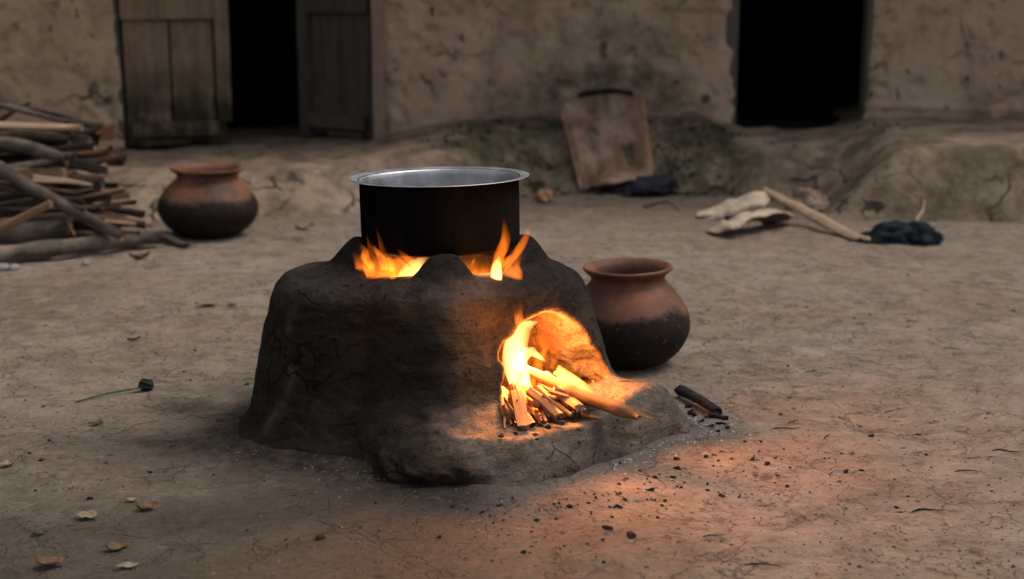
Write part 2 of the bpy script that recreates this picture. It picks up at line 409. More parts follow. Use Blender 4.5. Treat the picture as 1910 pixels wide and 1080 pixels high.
def ground_z(x, y):
    z = .035*(fbm(x*.9, y*.9, 0, 3)-.5) + .022*(fbm(x*4, y*6, 3, 4)-.5) + .010*(fbm(x*16, y*16, 5, 3)-.5)
    z = z*sstep(40, 6, np.hypot(x, y-3))
    d = stove_dist(x, y)
    z = z + (.010+.014*sstep(.1, -.2, x))*np.exp(-np.maximum(d, 0)/.07) - .012
    for (cx, cy, r) in ((.315, 3.66, .22), (-1.27, 5.76, .25)):
        q = np.hypot(x-cx, y-cy); z = z*sstep(0, r, q)
    return z
gx = axis(-2.6, 2.6, .018, (-60, 60)); gy = axis(1.6, 6.6, .020, (-40, 90))
X, Y = np.meshgrid(gx, gy, indexing='ij')
Z = ground_z(X, Y)
d = stove_dist(X, Y)
wob = fbm(X*3, Y*3, 9, 4)
lft = sstep(.15, -.2, X)
ash = np.exp(-np.maximum(d-.03-.05*lft, 0)/(.03+.04*lft+(.09+.06*lft)*wob))
ash = np.maximum(ash, .9*np.exp(-(((X+.78)/.11)**2 + ((Y-3.28)/.09)**2)))
moss = sstep(.1, -1.2, X)*sstep(6.5, 4, Y)*.7 + sstep(6.0, 6.8, Y)*.7
moss = np.clip(moss*sstep(.42, .6, fbm(X*1.3, Y*1.3, 2, 3)) + .7*sstep(-.25, -.7, X)*sstep(2.9, 2.4, Y), 0, 1)
painted_dark = sstep(.25, -.5, X + (2.6-Y)*.15)*sstep(2.95, 2.3, Y)  # lower-left corner shade painted into the ground colour, over the moss there
painted_dark = np.clip(painted_dark + .75*sstep(.62, .3, np.hypot((X+.2)/1.2, (Y-2.35)/.8)) + .6*sstep(5.4, 7.0, Y), 0, 1)  # also darker ahead of the stove and towards the house
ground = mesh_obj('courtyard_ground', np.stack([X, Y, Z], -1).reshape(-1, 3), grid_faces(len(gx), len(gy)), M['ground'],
                  attrs=dict(sootg=sstep(.05, -.15, X-.0).ravel(), ash=ash.ravel(), moss=moss.ravel(), painted_dark=painted_dark.ravel()*.85))
tag(ground, 'bare packed earth courtyard floor with cracks and dark ash round the stove', kind='structure')
def gz(p): return float(ground_z(np.array([p[0]]), np.array([p[1]]))[0])
def GP(px, py, dz=0.0):
    p = G(px, py); p[2] = gz(p)+dz; return p

# ------------------------------------------------------------------ clay stove (implicit surface)
def smin(a, b, k):
    h = np.clip(.5+.5*(b-a)/k, 0, 1); return b+(a-b)*h-k*h*(1-h)
def smax(a, b, k): return -smin(-a, -b, k)
def surface_nets(vol, org, h):
    s = vol < 0
    nx, ny, nz = vol.shape
    c = [vol[i:nx-1+i, j:ny-1+j, k:nz-1+k] for i in (0, 1) for j in (0, 1) for k in (0, 1)]
    sg = [q < 0 for q in c]
    cnt = sum(q.astype(np.int8) for q in sg)
    act = (cnt > 0) & (cnt < 8)
    I, J, K = np.nonzero(act)
    cv = np.stack([q[I, J, K] for q in c], 1)
    off = np.array([(i, j, k) for i in (0, 1) for j in (0, 1) for k in (0, 1)], np.float32)
    P = np.zeros((len(I), 3), np.float32); n = np.zeros(len(I), np.float32)
    for a in range(8):
        for b in range(a+1, 8):
            if np.abs(off[a]-off[b]).sum() != 1: continue
            va, vb = cv[:, a], cv[:, b]
            m = (va < 0) != (vb < 0)
            t = np.where(m, va/np.where(m, va-vb, 1), 0)
            P += np.where(m[:, None], off[a]+(off[b]-off[a])*t[:, None], 0); n += m
    P = P/n[:, None] + np.stack([I, J, K], 1)
    V = P*h + np.asarray(org)
    idx = -np.ones(act.shape, np.int64); idx[I, J, K] = np.arange(len(I))
    Fs = []
    for ax in range(3):
        sl0 = [slice(1, -1)]*3; sl1 = [slice(1, -1)]*3
        sl0[ax] = slice(0, -1); sl1[ax] = slice(1, None)
        A, B = s[tuple(sl0)], s[tuple(sl1)]
        m = np.nonzero(A != B); flip = A[m]
        g = [m[q] + (0 if q == ax else 1) for q in range(3)]
        u, v = (ax+1) % 3, (ax+2) % 3
        def cell(du, dv):
            q = [x.copy() for x in g]; q[u] -= du; q[v] -= dv; return idx[q[0], q[1], q[2]]
        quad = np.stack([cell(1, 1), cell(0, 1), cell(0, 0), cell(1, 0)], 1)
        quad[~flip] = quad[~flip][:, ::-1]
        Fs.append(quad)
    Fq = np.concatenate(Fs); Fq = Fq[(Fq >= 0).all(1)]
    return V, Fq
POTC = np.array([-.16, 3.10])
UD = np.array([.73, -.683]); WD = np.array([.683, .73])
def build_stove():
    h = .0052
    org = np.array([-.76, 2.44, -.05])
    n = (np.array([1.34, 1.22, .53])/h).astype(int)
    x = (org[0]+h*np.arange(n[0]))[:, None, None].astype(np.float32)
    y = (org[1]+h*np.arange(n[1]))[None, :, None].astype(np.float32)
    z = (org[2]+h*np.arange(n[2]))[None, None, :].astype(np.float32)
    dx, dy = x-STOVE_C[0], y-STOVE_C[1]
    rho = np.hypot(dx, dy); th = np.arctan2(dx, -dy)
    a = np.interp(th, TH, R0).astype(np.float32); b = np.interp(th, TH, R1).astype(np.float32)
    from_s = lambda q: q
    r = a + (b-a)*np.clip(z/.34, 0, 1.3) + .030*np.exp(-np.maximum(z, 0)/.03)
    nlow = fbm(x*7+np.zeros_like(y)+np.zeros_like(z), y*7+0*x+0*z, z*7+0*x+0*y, 3)
    ridg = fbm(x*9+0*y+0*z, y*9+0*x+0*z, z*34+6*nlow, 3)
    side = (rho - r)*.94
    q = np.hypot(x-POTC[0], y-POTC[1]); ph = np.degrees(np.arctan2(x-POTC[0], -(y-POTC[1])))
    def dang(a0): return (ph-a0+180) % 360-180
    hn = .052*np.exp(-np.abs(dang(5)/15.5)**4) + .052*np.exp(-np.abs(dang(-94)/33)**3) + .054*np.exp(-np.abs(dang(99)/31)**3) + .045*np.exp(-(dang(180)/30)**2)
    rad_out = np.exp(-(np.maximum(q-.20, 0)/.042)**2)
    rad_in = np.exp(-(np.minimum(q-.195, 0)/.07)**2)
    zt = .370 + rad_out*rad_in*(.010+hn) - .14*np.maximum(rho-.22, 0)
    top = (z - zt)*.85
    body = smax(side, top, .056)
    body = body + .016*(nlow-.5) + .006*(ridg-.5)
    hole = np.maximum(q-.150-.02*(nlow-.5), .22-z)
    ell = (np.sqrt(((x+.12)/.215)**2+((y-3.06)/.20)**2+((z-.16)/.175)**2)-1)*.18
    cham = np.maximum(ell, .080-z)
    u = (dx*UD[0]+dy*UD[1]); w = dx*WD[0]+dy*WD[1]
    n3 = fbm(x*22+0*y+0*z, y*22+0*x+0*z, z*22+0*x+0*y, 3)
    low = np.clip((.20-z)/.12, 0, 1)
    lat = (w-.058-.034*low)/(.148+.036*low+.02*(nlow-.5)*2+.05*(n3-.5))
    arch = ((np.abs(lat)**2.4 + np.clip((z-.07)/.222, 0, 9)**2.2)**(1/2.3)-1)*.15
    mouth = np.maximum(np.maximum(arch, -u), .080-z)
    body = smax(body, -smin(cham, mouth, .02), .012)
    body = smax(body, -hole, .012)
    d1, d2, d3, d4 = apron_plan(x, y)
    zz = np.clip(z, 0, .2)
    ap = smax(smax(d1+zz*.40, d2+zz*.4, .05), smax(d3+zz*.6, d4+zz*.6, .05), .05)
    aptop = z - (.092 + .012*(nlow-.5) + .030*np.exp(-((x-.27)/.12)**2-((y-3.02)/.11)**2))
    apron = smax(ap, aptop, .014)
    mound = (np.sqrt(((x-.285)/.135)**2+((y-3.02)/.115)**2+((z-.055)/.078)**2)-1)*.08
    lump = (np.sqrt(((x+.095)/.18)**2+((y-2.765)/.125)**2+((z-.02)/.075)**2)-1)*.07
    apron = smin(apron, lump, .03) + .022*(nlow-.5) + .008*(ridg-.5) + .014*(n3-.5)
    apron = smax(apron, -(np.maximum(cham, .080-z)), .01)
    dish = (np.sqrt(((x-.10)/.15)**2+((y-2.91)/.15)**2+((z-.112)/.034)**2)-1)*.034
    apron = smax(apron, -dish, .012)
    vol = smin(body, apron, .045)
    f1 = fbm(x*30+0*y+0*z, y*30+0*x+0*z, z*30+0*x+0*y, 2)
    vol = vol + .004*(f1-.5)
    vol[0] = vol[-1] = 1; vol[:, 0] = vol[:, -1] = 1; vol[:, :, 0] = 1; vol[:, :, -1] = 1
    V, Fq = surface_nets(vol.astype(np.float32), org, h)
    # pigment: soot and bare clay patches
    vx, vy, vz = V.T
    dx, dy = vx-STOVE_C[0], vy-STOVE_C[1]
    th = np.degrees(np.arctan2(dx, -dy)); rho = np.hypot(dx, dy)
    nz = fbm(vx*6, vy*6, vz*6, 4); n2 = fbm(vx*18+4, vy*18, vz*18, 3)
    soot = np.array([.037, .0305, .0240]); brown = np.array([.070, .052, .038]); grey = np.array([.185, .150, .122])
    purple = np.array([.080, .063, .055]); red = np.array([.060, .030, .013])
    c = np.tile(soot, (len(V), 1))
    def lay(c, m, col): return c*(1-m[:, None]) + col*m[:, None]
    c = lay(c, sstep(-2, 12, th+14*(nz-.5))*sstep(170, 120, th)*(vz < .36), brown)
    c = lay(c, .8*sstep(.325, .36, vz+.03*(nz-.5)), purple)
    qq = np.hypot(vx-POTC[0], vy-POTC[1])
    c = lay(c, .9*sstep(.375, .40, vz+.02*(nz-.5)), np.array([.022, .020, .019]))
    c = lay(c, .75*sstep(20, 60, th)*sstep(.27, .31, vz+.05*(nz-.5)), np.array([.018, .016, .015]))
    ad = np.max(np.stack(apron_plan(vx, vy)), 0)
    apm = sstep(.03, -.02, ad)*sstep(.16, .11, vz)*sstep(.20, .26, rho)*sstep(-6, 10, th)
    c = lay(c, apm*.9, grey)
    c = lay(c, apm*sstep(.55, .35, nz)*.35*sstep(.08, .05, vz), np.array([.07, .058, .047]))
    u = dx*UD[0]+dy*UD[1]
    inside = sstep(.30, .26, rho)*sstep(.35, .33, vz)
    c = lay(c, inside*sstep(-.2, .05, u+.1), red)
    # pale smeared streak down the left corner
    st = np.exp(-((th+62+2.5*np.sin(vz*30))/2.2)**2)*sstep(.02, .06, vz)*sstep(.31, .27, vz)
    c = lay(c, st*.55*sstep(.35, .55, n2), np.array([.17, .14, .10]))
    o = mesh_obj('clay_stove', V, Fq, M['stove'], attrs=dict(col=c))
    return tag(o, 'blackened mud cooking stove with three knobs and an arched fire mouth', 'stove')
stove = build_stove()

# ------------------------------------------------------------------ lathe
def lathe(name, prof, mat, parent=None, seg=96, wob=0.0, seed=0, mats_split=None):
    pr = np.array(prof, np.float32)
    # catmull-rom resample
    def cr(P, k=6):
        out = []
        for i in range(len(P)-1):
            p0, p1, p2, p3 = P[max(i-1, 0)], P[i], P[i+1], P[min(i+2, len(P)-1)]
            for t in np.linspace(0, 1, k, endpoint=False):
                out.append(.5*((2*p1)+(-p0+p2)*t+(2*p0-5*p1+4*p2-p3)*t*t+(-p0+3*p1-3*p2+p3)*t**3))
        out.append(P[-1]); return np.array(out)
    pr = cr(pr); a = np.linspace(0, 2*math.pi, seg, endpoint=False)
    rr = np.maximum(pr[:, 0], .0005)[:, None]*np.ones(seg)[None]; zz = pr[:, 1][:, None]*np.ones(seg)[None]
    if wob:
        nn = fbm(np.cos(a)[None]*1.5+seed+0*zz, np.sin(a)[None]*1.5+0*zz, zz*8, 3)-.5
        rr = rr*(1+wob*nn); zz = zz+wob*.12*(fbm(np.cos(a)[None]+seed+0*zz, np.sin(a)[None]+0*zz, 0*zz, 2)-.5)*(zz > pr[:, 1].max()*.5)
    V = np.stack([rr*np.cos(a), rr*np.sin(a), zz], -1).reshape(-1, 3)
    n = len(pr); i = np.arange(n-1)[:, None]; j = np.arange(seg)[None]
    Fq = np.stack([i*seg+j, i*seg+(j+1) % seg, (i+1)*seg+(j+1) % seg, (i+1)*seg+j], -1).reshape(-1, 4)
    return mesh_obj(name, V, Fq, mat, parent)

# cooking pot
cp = empty('cooking_pot', (POTC[0], POTC[1], .417), 'black sooty straight sided cooking pot with flared silvery rim on the mud stove', 'cooking pot')
cp.rotation_euler = (R(-.7), R(-1.1), 0)
lathe('body', [(0, .0), (.10, 0), (.15, .001), (.168, .004), (.176, .013), (.178, .03), (.1785, .08), (.1785, .125), (.1785, .1535), (.184, .1545)], M['soot'], cp)
lathe('rim', [(.1835, .1545), (.187, .1550), (.1925, .1558), (.1995, .1563), (.2020, .1570), (.2015, .1580), (.198, .1583), (.188, .1570), (.178, .1545), (.1745, .1490),
              (.1735, .13), (.1735, .06), (.1735, .02), (.168, .008), (.12, .006), (0, .006)], M['alu'], cp)
# clay pots
def clay_pot(px, Yc, rmax, hgt, rim, label, soot, blend, seed):
    p = W(px, 600, Yc)
    X0 = (px-955)/F*(Yc*math.cos(PITCH)+(CAM_H-hgt*.6)*math.sin(PITCH))
    k = rmax; H = hgt
    prof = [(0, .0), (.40*k, .0), (.62*k, .035*H), (.84*k, .15*H), (.97*k, .30*H), (1.0*k, .42*H), (.96*k, .54*H), (.85*k, .66*H), (.73*k, .76*H),
            (rim*.86, .835*H), (rim*.825, .875*H), (rim*.86, .91*H), (rim*.955, .95*H), (rim*1.0, .972*H), (rim*.995, .992*H), (rim*.95, 1.0*H), (rim*.88, .985*H),
            (rim*.80, .94*H), (rim*.77, .88*H), (rim*.80, .82*H), (.75*k, .70*H), (.90*k, .5*H), (.85*k, .25*H), (.5*k, .06*H), (0, .05*H)]
    m = mat_terracotta('terracotta_soot', soot*H, blend*H, .8 if px < 800 else .6)
    o = lathe('water_pot', prof, m, wob=.035, seed=seed)
    o.location = (X0, Yc, gz((X0, Yc))-.002); o.rotation_euler = (R(random.uniform(-1.5, 1.5)), R(random.uniform(-1.5, 1.5)), seed)
    return tag(o, label, 'clay pot', 'round clay water pots')
clay_pot(1173, 3.66, .166, .268, .119, 'round terracotta pot with black lower half standing right behind the stove', .54, .075, 1.0)
clay_pot(386, 5.76, .206, .285, .150, 'squat terracotta pot with black lower half standing beside the firewood pile', .52, .10, 2.3)

# ------------------------------------------------------------------ flames (glowing gas volumes)
def crv(P, k=6):
    P = np.asarray(P, np.float64); out = []
    for i in range(len(P)-1):
        p0, p1, p2, p3 = P[max(i-1, 0)], P[i], P[i+1], P[min(i+2, len(P)-1)]
        for t in np.linspace(0, 1, k, endpoint=False):
            out.append(.5*((2*p1)+(-p0+p2)*t+(2*p0-5*p1+4*p2-p3)*t*t+(-p0+3*p1-3*p2+p3)*t**3))
    out.append(P[-1]); return np.array(out)
def tube(path, radii, flat=1.0, side=(1, 0, 0), seg=14, jit=0.0, seed=0, k=6):
    """closed tapered tube; flat squeezes it across `side`"""
    path = np.asarray(path, float); radii = np.asarray(radii, float)
    C = crv(np.concatenate([path, radii[:, None]], 1), k); P, r = C[:, :3], np.maximum(C[:, 3], .0004)
    T = np.gradient(P, axis=0); T /= np.linalg.norm(T, axis=1)[:, None]+1e-9
    sd = np.asarray(side, float)[None]*np.ones((len(P), 1))
    B = np.cross(T, sd); B /= np.linalg.norm(B, axis=1)[:, None]+1e-9
    S = np.cross(B, T)
    a = np.linspace(0, 2*math.pi, seg, endpoint=False)
    rr = r[:, None]*np.ones(seg)[None]
    if jit:
        rr = rr*(1+jit*2*(fbm(np.cos(a)[None]*1.3+seed*3.7+0*rr, np.sin(a)[None]*1.3+0*rr, np.arange(len(P))[:, None]*.25+0*rr, 3)-.5))
    V = P[:, None]+S[:, None]*(rr*np.cos(a))[..., None]+B[:, None]*(rr*np.sin(a)*flat)[..., None]
    V = V.reshape(-1, 3); n = len(P)
    i = np.arange(n-1)[:, None]; j = np.arange(seg)[None]
    Fq = np.stack([i*seg+j, i*seg+(j+1) % seg, (i+1)*seg+(j+1) % seg, (i+1)*seg+j], -1).reshape(-1, 4).tolist()
    Fq.append(list(range(seg))[::-1]); Fq.append([(n-1)*seg+q for q in range(seg)])
    return V, Fq
def flame(parent, px_path, Yd, widths, mat, thick=.5, name='flame', jit=.18, seed=0):
    """path given through the photo at a depth: widths are half-widths in metres"""
    pts = []
    for i, (px, py) in enumerate(px_path):
        yd = Yd[i] if isinstance(Yd, (list, tuple)) else Yd
        pts.append(W(px, py, yd))
    V, Fq = tube(pts, widths, thick, (1, 0, 0), 16, jit, seed)
    o = np.array(parent.location)
    return mesh_obj(name, V-o, Fq, M[mat], parent)
def tongues(parent, n, base, yb, spread, lean, hts, mats, seed, wid=(.004, .009), dy=-.05):
    rr = random.Random(seed)
    for k in range(n):
        t = (k+rr.uniform(.1, .9))/n
        bx = base[0][0]+(base[1][0]-base[0][0])*t; by = base[0][1]+(base[1][1]-base[0][1])*t
        h = rr.uniform(*hts); l = lean*rr.uniform(.5, 1.3)*h
        y0 = yb+rr.uniform(-.02, .02); w0 = rr.uniform(*wid); wv = rr.uniform(-.12, .12)*h
        flame(parent, [(bx, by), (bx+l*.25+wv, by-h*.35), (bx+l*.6-wv*.5, by-h*.68), (bx+l, by-h)], [y0, y0+dy*.5, y0+dy, y0+dy], [w0*.8, w0, w0*.6, .0006], rr.choice(mats), rr.uniform(.5, .8), seed=seed*50+k, jit=.3)
f1 = empty('fire', (-.26, 2.93, .34), 'orange fire licking out of the vent on the left below the pot', 'fire', 'flames of the stove')
flame(f1, [(735, 548), (728, 522), (705, 500), (668, 472)], [2.96, 2.95, 2.96, 3.0], [.045, .056, .036, .002], 'flame', .5, seed=1)
flame(f1, [(700, 535), (685, 510), (672, 488), (655, 468)], [2.98, 2.98, 2.99, 3.01], [.022, .022, .014, .001], 'flame', .5, seed=7)
flame(f1, [(768, 540), (770, 515), (776, 497), (796, 480)], [2.96, 2.95, 2.94, 2.94], [.028, .030, .020, .002], 'flame_core', .35, seed=2)
tongues(f1, 5, ((690, 500), (785, 512)), 2.95, 0, -.75, (38, 66), ['flame', 'flame', 'flame_soft'], 3, wid=(.006, .012), dy=-.05)
flame(f1, [(735, 520), (722, 490), (712, 460), (700, 418)], 2.905, [.008, .009, .006, .0006], 'flame_soft', .6, seed=4)
flame(f1, [(700, 500), (692, 475), (688, 455), (683, 432)], 2.925, [.006, .006, .004, .0006], 'flame_soft', .6, seed=5)
f2 = empty('fire', (-.04, 2.95, .34), 'orange fire with tall tongues rising from the vent on the right below the pot', 'fire', 'flames of the stove')
flame(f2, [(905, 545), (900, 518), (888, 498), (860, 484)], [2.97, 2.96, 2.95, 2.94], [.030, .036, .024, .002], 'flame', .5, seed=11)
flame(f2, [(926, 540), (926, 515), (927, 495), (932, 478)], 2.935, [.012, .013, .010, .002], 'flame_core', .6, seed=12)
flame(f2, [(922, 515), (930, 480), (943, 445), (939, 400)], [2.93, 2.90, 2.885, 2.885], [.011, .012, .011, .0008], 'flame', .55, seed=13)
flame(f2, [(930, 510), (958, 478), (978, 448), (995, 404)], [2.95, 2.95, 2.96, 2.98], [.010, .009, .008, .0008], 'flame', .55, seed=14)
flame(f2, [(955, 540), (955, 512), (960, 488), (978, 458)], [2.97, 2.96, 2.97, 2.99], [.022, .024, .014, .001], 'flame', .5, seed=15)
flame(f2, [(930, 500), (945, 486), (962, 474), (984, 455)], 2.94, [.007, .007, .005, .0008], 'flame', .55, seed=16)
tongues(f2, 3, ((872, 500), (960, 505)), 2.95, 0, .35, (24, 50), ['flame', 'flame_soft'], 4, dy=-.04)
f3 = empty('fire', (.0, 2.97, .10), 'white hot fire burning on split wood inside the arched stove mouth', 'fire', 'flames of the stove')
flame(f3, [(970, 720), (960, 680), (963, 640), (980, 610), (1002, 600)], [2.97, 2.98, 2.99, 3.0, 3.02], [.020, .028, .027, .018, .004], 'flame_core', .55, seed=21)
flame(f3, [(962, 690), (980, 655), (996, 660), (1018, 674)], [2.95, 2.96, 2.97, 2.99], [.012, .016, .011, .001], 'flame_core', .55, seed=22)
flame(f3, [(985, 722), (980, 695), (973, 668), (968, 645)], 2.92, [.006, .009, .009, .003], 'flame_core', .55, seed=23)
tongues(f3, 7, ((950, 745), (1020, 705)), 2.96, 0, .1, (50, 110), ['flame', 'flame', 'flame_core'], 5, wid=(.004, .008), dy=.01)
tongues(f3, 5, ((990, 680), (1040, 690)), 3.02, 0, -.25, (50, 100), ['flame_soft', 'flame'], 6, wid=(.006, .012), dy=.0)
flame(f3, [(974, 618), (968, 592), (968, 568), (966, 542)], [2.90, 2.865, 2.845, 2.84], [.012, .011, .006, .0006], 'flame_soft', .6, seed=26)

def fire_light(name, loc, power, rad, col=(1.0, .38, .09)):
    l = bpy.data.lights.new(name, 'POINT'); l.energy = power; l.color = col; l.shadow_soft_size = rad
    o = bpy.data.objects.new(name, l); COL.objects.link(o); o.location = loc; return o
fire_light('fire_glow', (.055, 2.96, .21), 29.0, .05, (1.0, .31, .065))
fire_light('vent_glow', (-.24, 2.98, .375), 1.3, .02)
fire_light('vent_glow', (-.06, 2.98, .375), 1.3, .02)
fire_light('tongue_glow', W(952, 600, 2.79), .55, .012)

# ------------------------------------------------------------------ sticks
def lump_mesh(seed, s):
    bm = bmesh.new(); bmesh.ops.create_icosphere(bm, subdivisions=2, radius=1)
    rg = np.random.default_rng(seed+50)
    for q in range(6):
        d = Vector(rg.normal(size=3)).normalized(); k = rg.uniform(.35, .75)
        for v in bm.verts:
            e = v.co.dot(d)-k
            if e > 0: v.co -= d*e
    V = np.array([v.co[:] for v in bm.verts]); Fq = [[v.index for v in f.verts] for f in bm.faces]; bm.free()
    V = V*(1+.9*(fbm(V[:, 0]*1.6+seed*5, V[:, 1]*1.6, V[:, 2]*1.6, 2)-.5))[:, None]*np.array(s)
    return V, Fq
def stick(name, p0, p1, r0, r1, mat, endmat='endwood', kind='round', bend=.02, seed=0, seg=12, jit=.12, parent=None, nring=9, knots=0):
    """a branch (round) or a split billet (wedge) from p0 to p1; local x runs along it"""
    p0, p1 = np.asarray(p0, float), np.asarray(p1, float)
    L = np.linalg.norm(p1-p0); ex = (p1-p0)/L
    up = np.array([0, 0, 1.]) if abs(ex[2]) < .9 else np.array([0, 1., 0])
    ey = np.cross(up, ex); ey /= np.linalg.norm(ey); ez = np.cross(ex, ey)
    rg = np.random.default_rng(seed+100)
    t = np.linspace(0, 1, nring)
    ph = rg.uniform(0, 6, 4)
    path = np.stack([t*L, bend*L*np.sin(t*math.pi*rg.uniform(.8, 1.5)+ph[0])*.5, bend*L*np.sin(t*math.pi*rg.uniform(1, 2)+ph[1])*.5], 1)
    path[:, 1:] -= path[0, 1:]*(1-t)[:, None]+path[-1, 1:]*t[:, None]
    rad = np.interp(t, np.linspace(0, 1, len(r0)), r0) if isinstance(r0, list) else r0+(r1-r0)*t
    if isinstance(r0, list): r0, r1 = r0[0], r0[-1]
    a = np.linspace(0, 2*math.pi, seg, endpoint=False)
    if kind == 'round': shape = np.ones(seg)
    elif kind == 'half': shape = np.where(np.sin(a) > 0, 1.0, 1.0/np.maximum(1, 1+1.2*np.abs(np.sin(a))))
    else:
        k = 3 if kind == 'wedge' else 4
        off = rg.uniform(0, 6)
        shape = 1.0/np.maximum(np.cos(((a+off) % (2*math.pi/k))-math.pi/k), .35); shape = np.minimum(shape*.72, 1.25)
    nn = fbm(np.cos(a)[None]*1.4+seed*1.7+0*t[:, None], np.sin(a)[None]*1.4+0*t[:, None], t[:, None]*L*9+0*a[None], 3)-.5
    rr = rad[:, None]*shape[None]*(1+jit*2.2*nn)
    for q in range(knots):
        kt = rg.uniform(.1, .9); rr *= 1+.28*np.exp(-((t-kt)/.03)**2)[:, None]
    V = path[:, None]+np.stack([np.zeros_like(rr), rr*np.cos(a), rr*np.sin(a)], -1)
    # ragged ends
    V[0, :, 0] += rg.uniform(-.25, .35, seg)*r0; V[-1, :, 0] += rg.uniform(-.35, .35, seg)*r1
    caps = [np.array([path[0]+[-.2*r0, 0, 0]]), np.array([path[-1]+[.2*r1, 0, 0]])]
    V = np.concatenate([V.reshape(-1, 3)]+caps)
    Fq = []; mi = []
    for i in range(nring-1):
        for j in range(seg):
            Fq.append([i*seg+j, (i+1)*seg+j, (i+1)*seg+(j+1) % seg, i*seg+(j+1) % seg][::-1]); mi.append(0)
    e0 = nring*seg
    for j in range(seg):
        Fq.append([e0, (j+1) % seg, j][::-1]); mi.append(1)
        Fq.append([e0+1, (nring-1)*seg+j, (nring-1)*seg+(j+1) % seg][::-1]); mi.append(1)
    o = mesh_obj(name, V, Fq, [M[mat], M[endmat]], parent, smooth=(kind == 'round' or kind == 'half'), mat_idx=mi)
    mw = Matrix(((ex[0], ey[0], ez[0], p0[0]), (ex[1], ey[1], ez[1], p0[1]), (ex[2], ey[2], ez[2], p0[2]), (0, 0, 0, 1)))
    o.matrix_world = mw
    return o

# kindling in the stove mouth
KG = 'burning wood in the stove mouth'
o = stick('firewood_stick', W(985, 690, 2.965), W(1190, 779, 2.80), [.010, .013, .015, .015, .015, .015, .013, .006], 0, 'brownstick', 'kindling', kind='round', bend=.03, seed=1, jit=.22, nring=22, knots=3)
tag(o, 'long thick round stick poking out of the stove mouth over the hearth edge', 'firewood', KG)
o = stick('firewood_stick', W(1165, 762, 2.84), W(1215, 782, 2.79), .008, .002, 'bark_grey', kind='wedge', seed=2)
tag(o, 'grey splinter beside the outer end of the long stick at the hearth edge', 'firewood', KG)
rk = random.Random(5)
for i in range(60):
    t = rk.random()
    # outer ends fan along the hearth rim, inner ends converge in the fire
    bx, by = 946+t*178+rk.uniform(-8, 8), 804-t*50+rk.uniform(-26, 6)
    axx, ayy = 930+t*110+rk.uniform(-4, 14), 700+rk.uniform(-18, 34)+(1-t)*44
    lay_ = rk.uniform(0, 1)
    pb = G(bx, by, .094+.022*lay_*t); pa = G(axx, ayy, .108+.035*lay_)
    L = np.linalg.norm(pb-pa)
    if L > .26: pa = pb+(pa-pb)*(.26/L)
    r0 = rk.choice([.004, .006, .008, .010, .012, .014])
    o = stick('firewood_stick', pa, pb, r0, r0*rk.uniform(.55, 1.0), 'kindling', rk.choice(['kindling', 'char', 'endwood']), rk.choice(['square', 'wedge', 'half', 'wedge']), .02, 20+i, jit=.2, seg=9, nring=11)
    tag(o, 'short split stick glowing orange in the heap inside the stove mouth', 'firewood', KG)
for i, (px, py, s) in enumerate([(997, 811, .012), (1002, 818, .010), (962, 808, .012), (935, 812, .014), (1020, 795, .015), (1070, 770, .014), (1050, 788, .012), (1120, 742, .010), (1165, 735, .012), (1205, 728, .012)]):
    p = W(px, py, 2.75+.002*i); p = G(px, py, .10)
    V, Fq = lump_mesh(i+30, (s*.8, s*.55, s*.4))
    o = mesh_obj('charcoal_lump', V, Fq, M['char'], loc=p); o.rotation_euler = (0, 0, i*1.3)
    tag(o, 'black charcoal lump on the fire-lit hearth of the mud stove', 'charcoal', 'charcoal lumps on the hearth')
em = NT('glowing_ember', .9, .05)
eg = em.noise(60, 5, .7)
em.link(em.ramp(eg, [(.42, (.012, .008, .006)), (.58, (.04, .03, .025))]), em.b.inputs['Base Color'])
em.link(em.ramp(eg, [(.44, (1.0, .16, .015)), (.56, (0, 0, 0))]), em.b.inputs['Emission Color'])
em.b.inputs['Emission Strength'].default_value = 3.0
ep = []
for i in range(4):
    V, Fq = lump_mesh(i+60, (.011, .008, .006)); ep.append(mesh_obj('ember', V, Fq, em.m))
for i in range(34):
    o = ep[i] if i < 4 else ep[i % 4].copy()
    if i >= 4: COL.objects.link(o)
    t = rk.random(); o.location = G(945+t*170+rk.uniform(-12, 12), 795-t*52-abs(rk.gauss(0, 26)), .091)
    k = rk.uniform(.5, 1.3); o.scale = (k, k, k); o.rotation_euler = (0, 0, rk.uniform(0, 6))
    tag(o, 'glowing orange ember lying among the sticks on the floor of the stove mouth', 'ember', 'embers in the stove mouth')
# charred stick on the ground right of the hearth
o = stick('charred_stick', GP(1266, 732, .018), GP(1340, 771, .012), .013, .011, 'charblue', 'char', 'round', .02, 41, jit=.45, nring=14)
tag(o, 'charred stick end lying in ash beside the right edge of the hearth', 'charred stick')
o = stick('charred_stick', GP(1322, 772, .007), GP(1358, 777, .006), .007, .005, 'char', 'char', 'round', .08, 42, jit=.3)
tag(o, 'small black charred stub lying across the tip of the charred stick', 'charred stick')

# ------------------------------------------------------------------ firewood pile
WG = 'firewood pile by the door'
def pile(px0, py0, Y0, px1, py1, Y1, r0, r1, mat, kind, label, seed, **k):
    o = stick('firewood_log', W(px0, py0, Y0), W(px1, py1, Y1), r0, r1, mat, k.pop('endmat', 'endwood'), kind, k.pop('bend', .03), seed, nring=16, **k)
    return tag(o, label, 'firewood', WG)
a, b = G(-260, 525, .035), G(298, 443, .032); a[1] = 4.98
o = stick('firewood_log', a, b, .034, .026, 'bark_grey', 'endwood', 'round', .035, 61, jit=.10, nring=26, knots=5)
tag(o, 'long grey ringed log lying on the ground along the front of the pile', 'firewood', WG)
o = stick('firewood_log', G(300, 440, .02), G(358, 455, .02), .018, .010, 'bark_grey', 'endwood', 'round', .08, 62, jit=.2)
tag(o, 'short crooked branch stub lying just past the end of the ringed log', 'firewood', WG)
pile(-160, 255, 5.62, 228, 440, 5.30, .032, .021, 'bark_grey', 'round', 'long grey branch leaning diagonally down across the front of the pile', 63, jit=.14, knots=2, bend=.05)
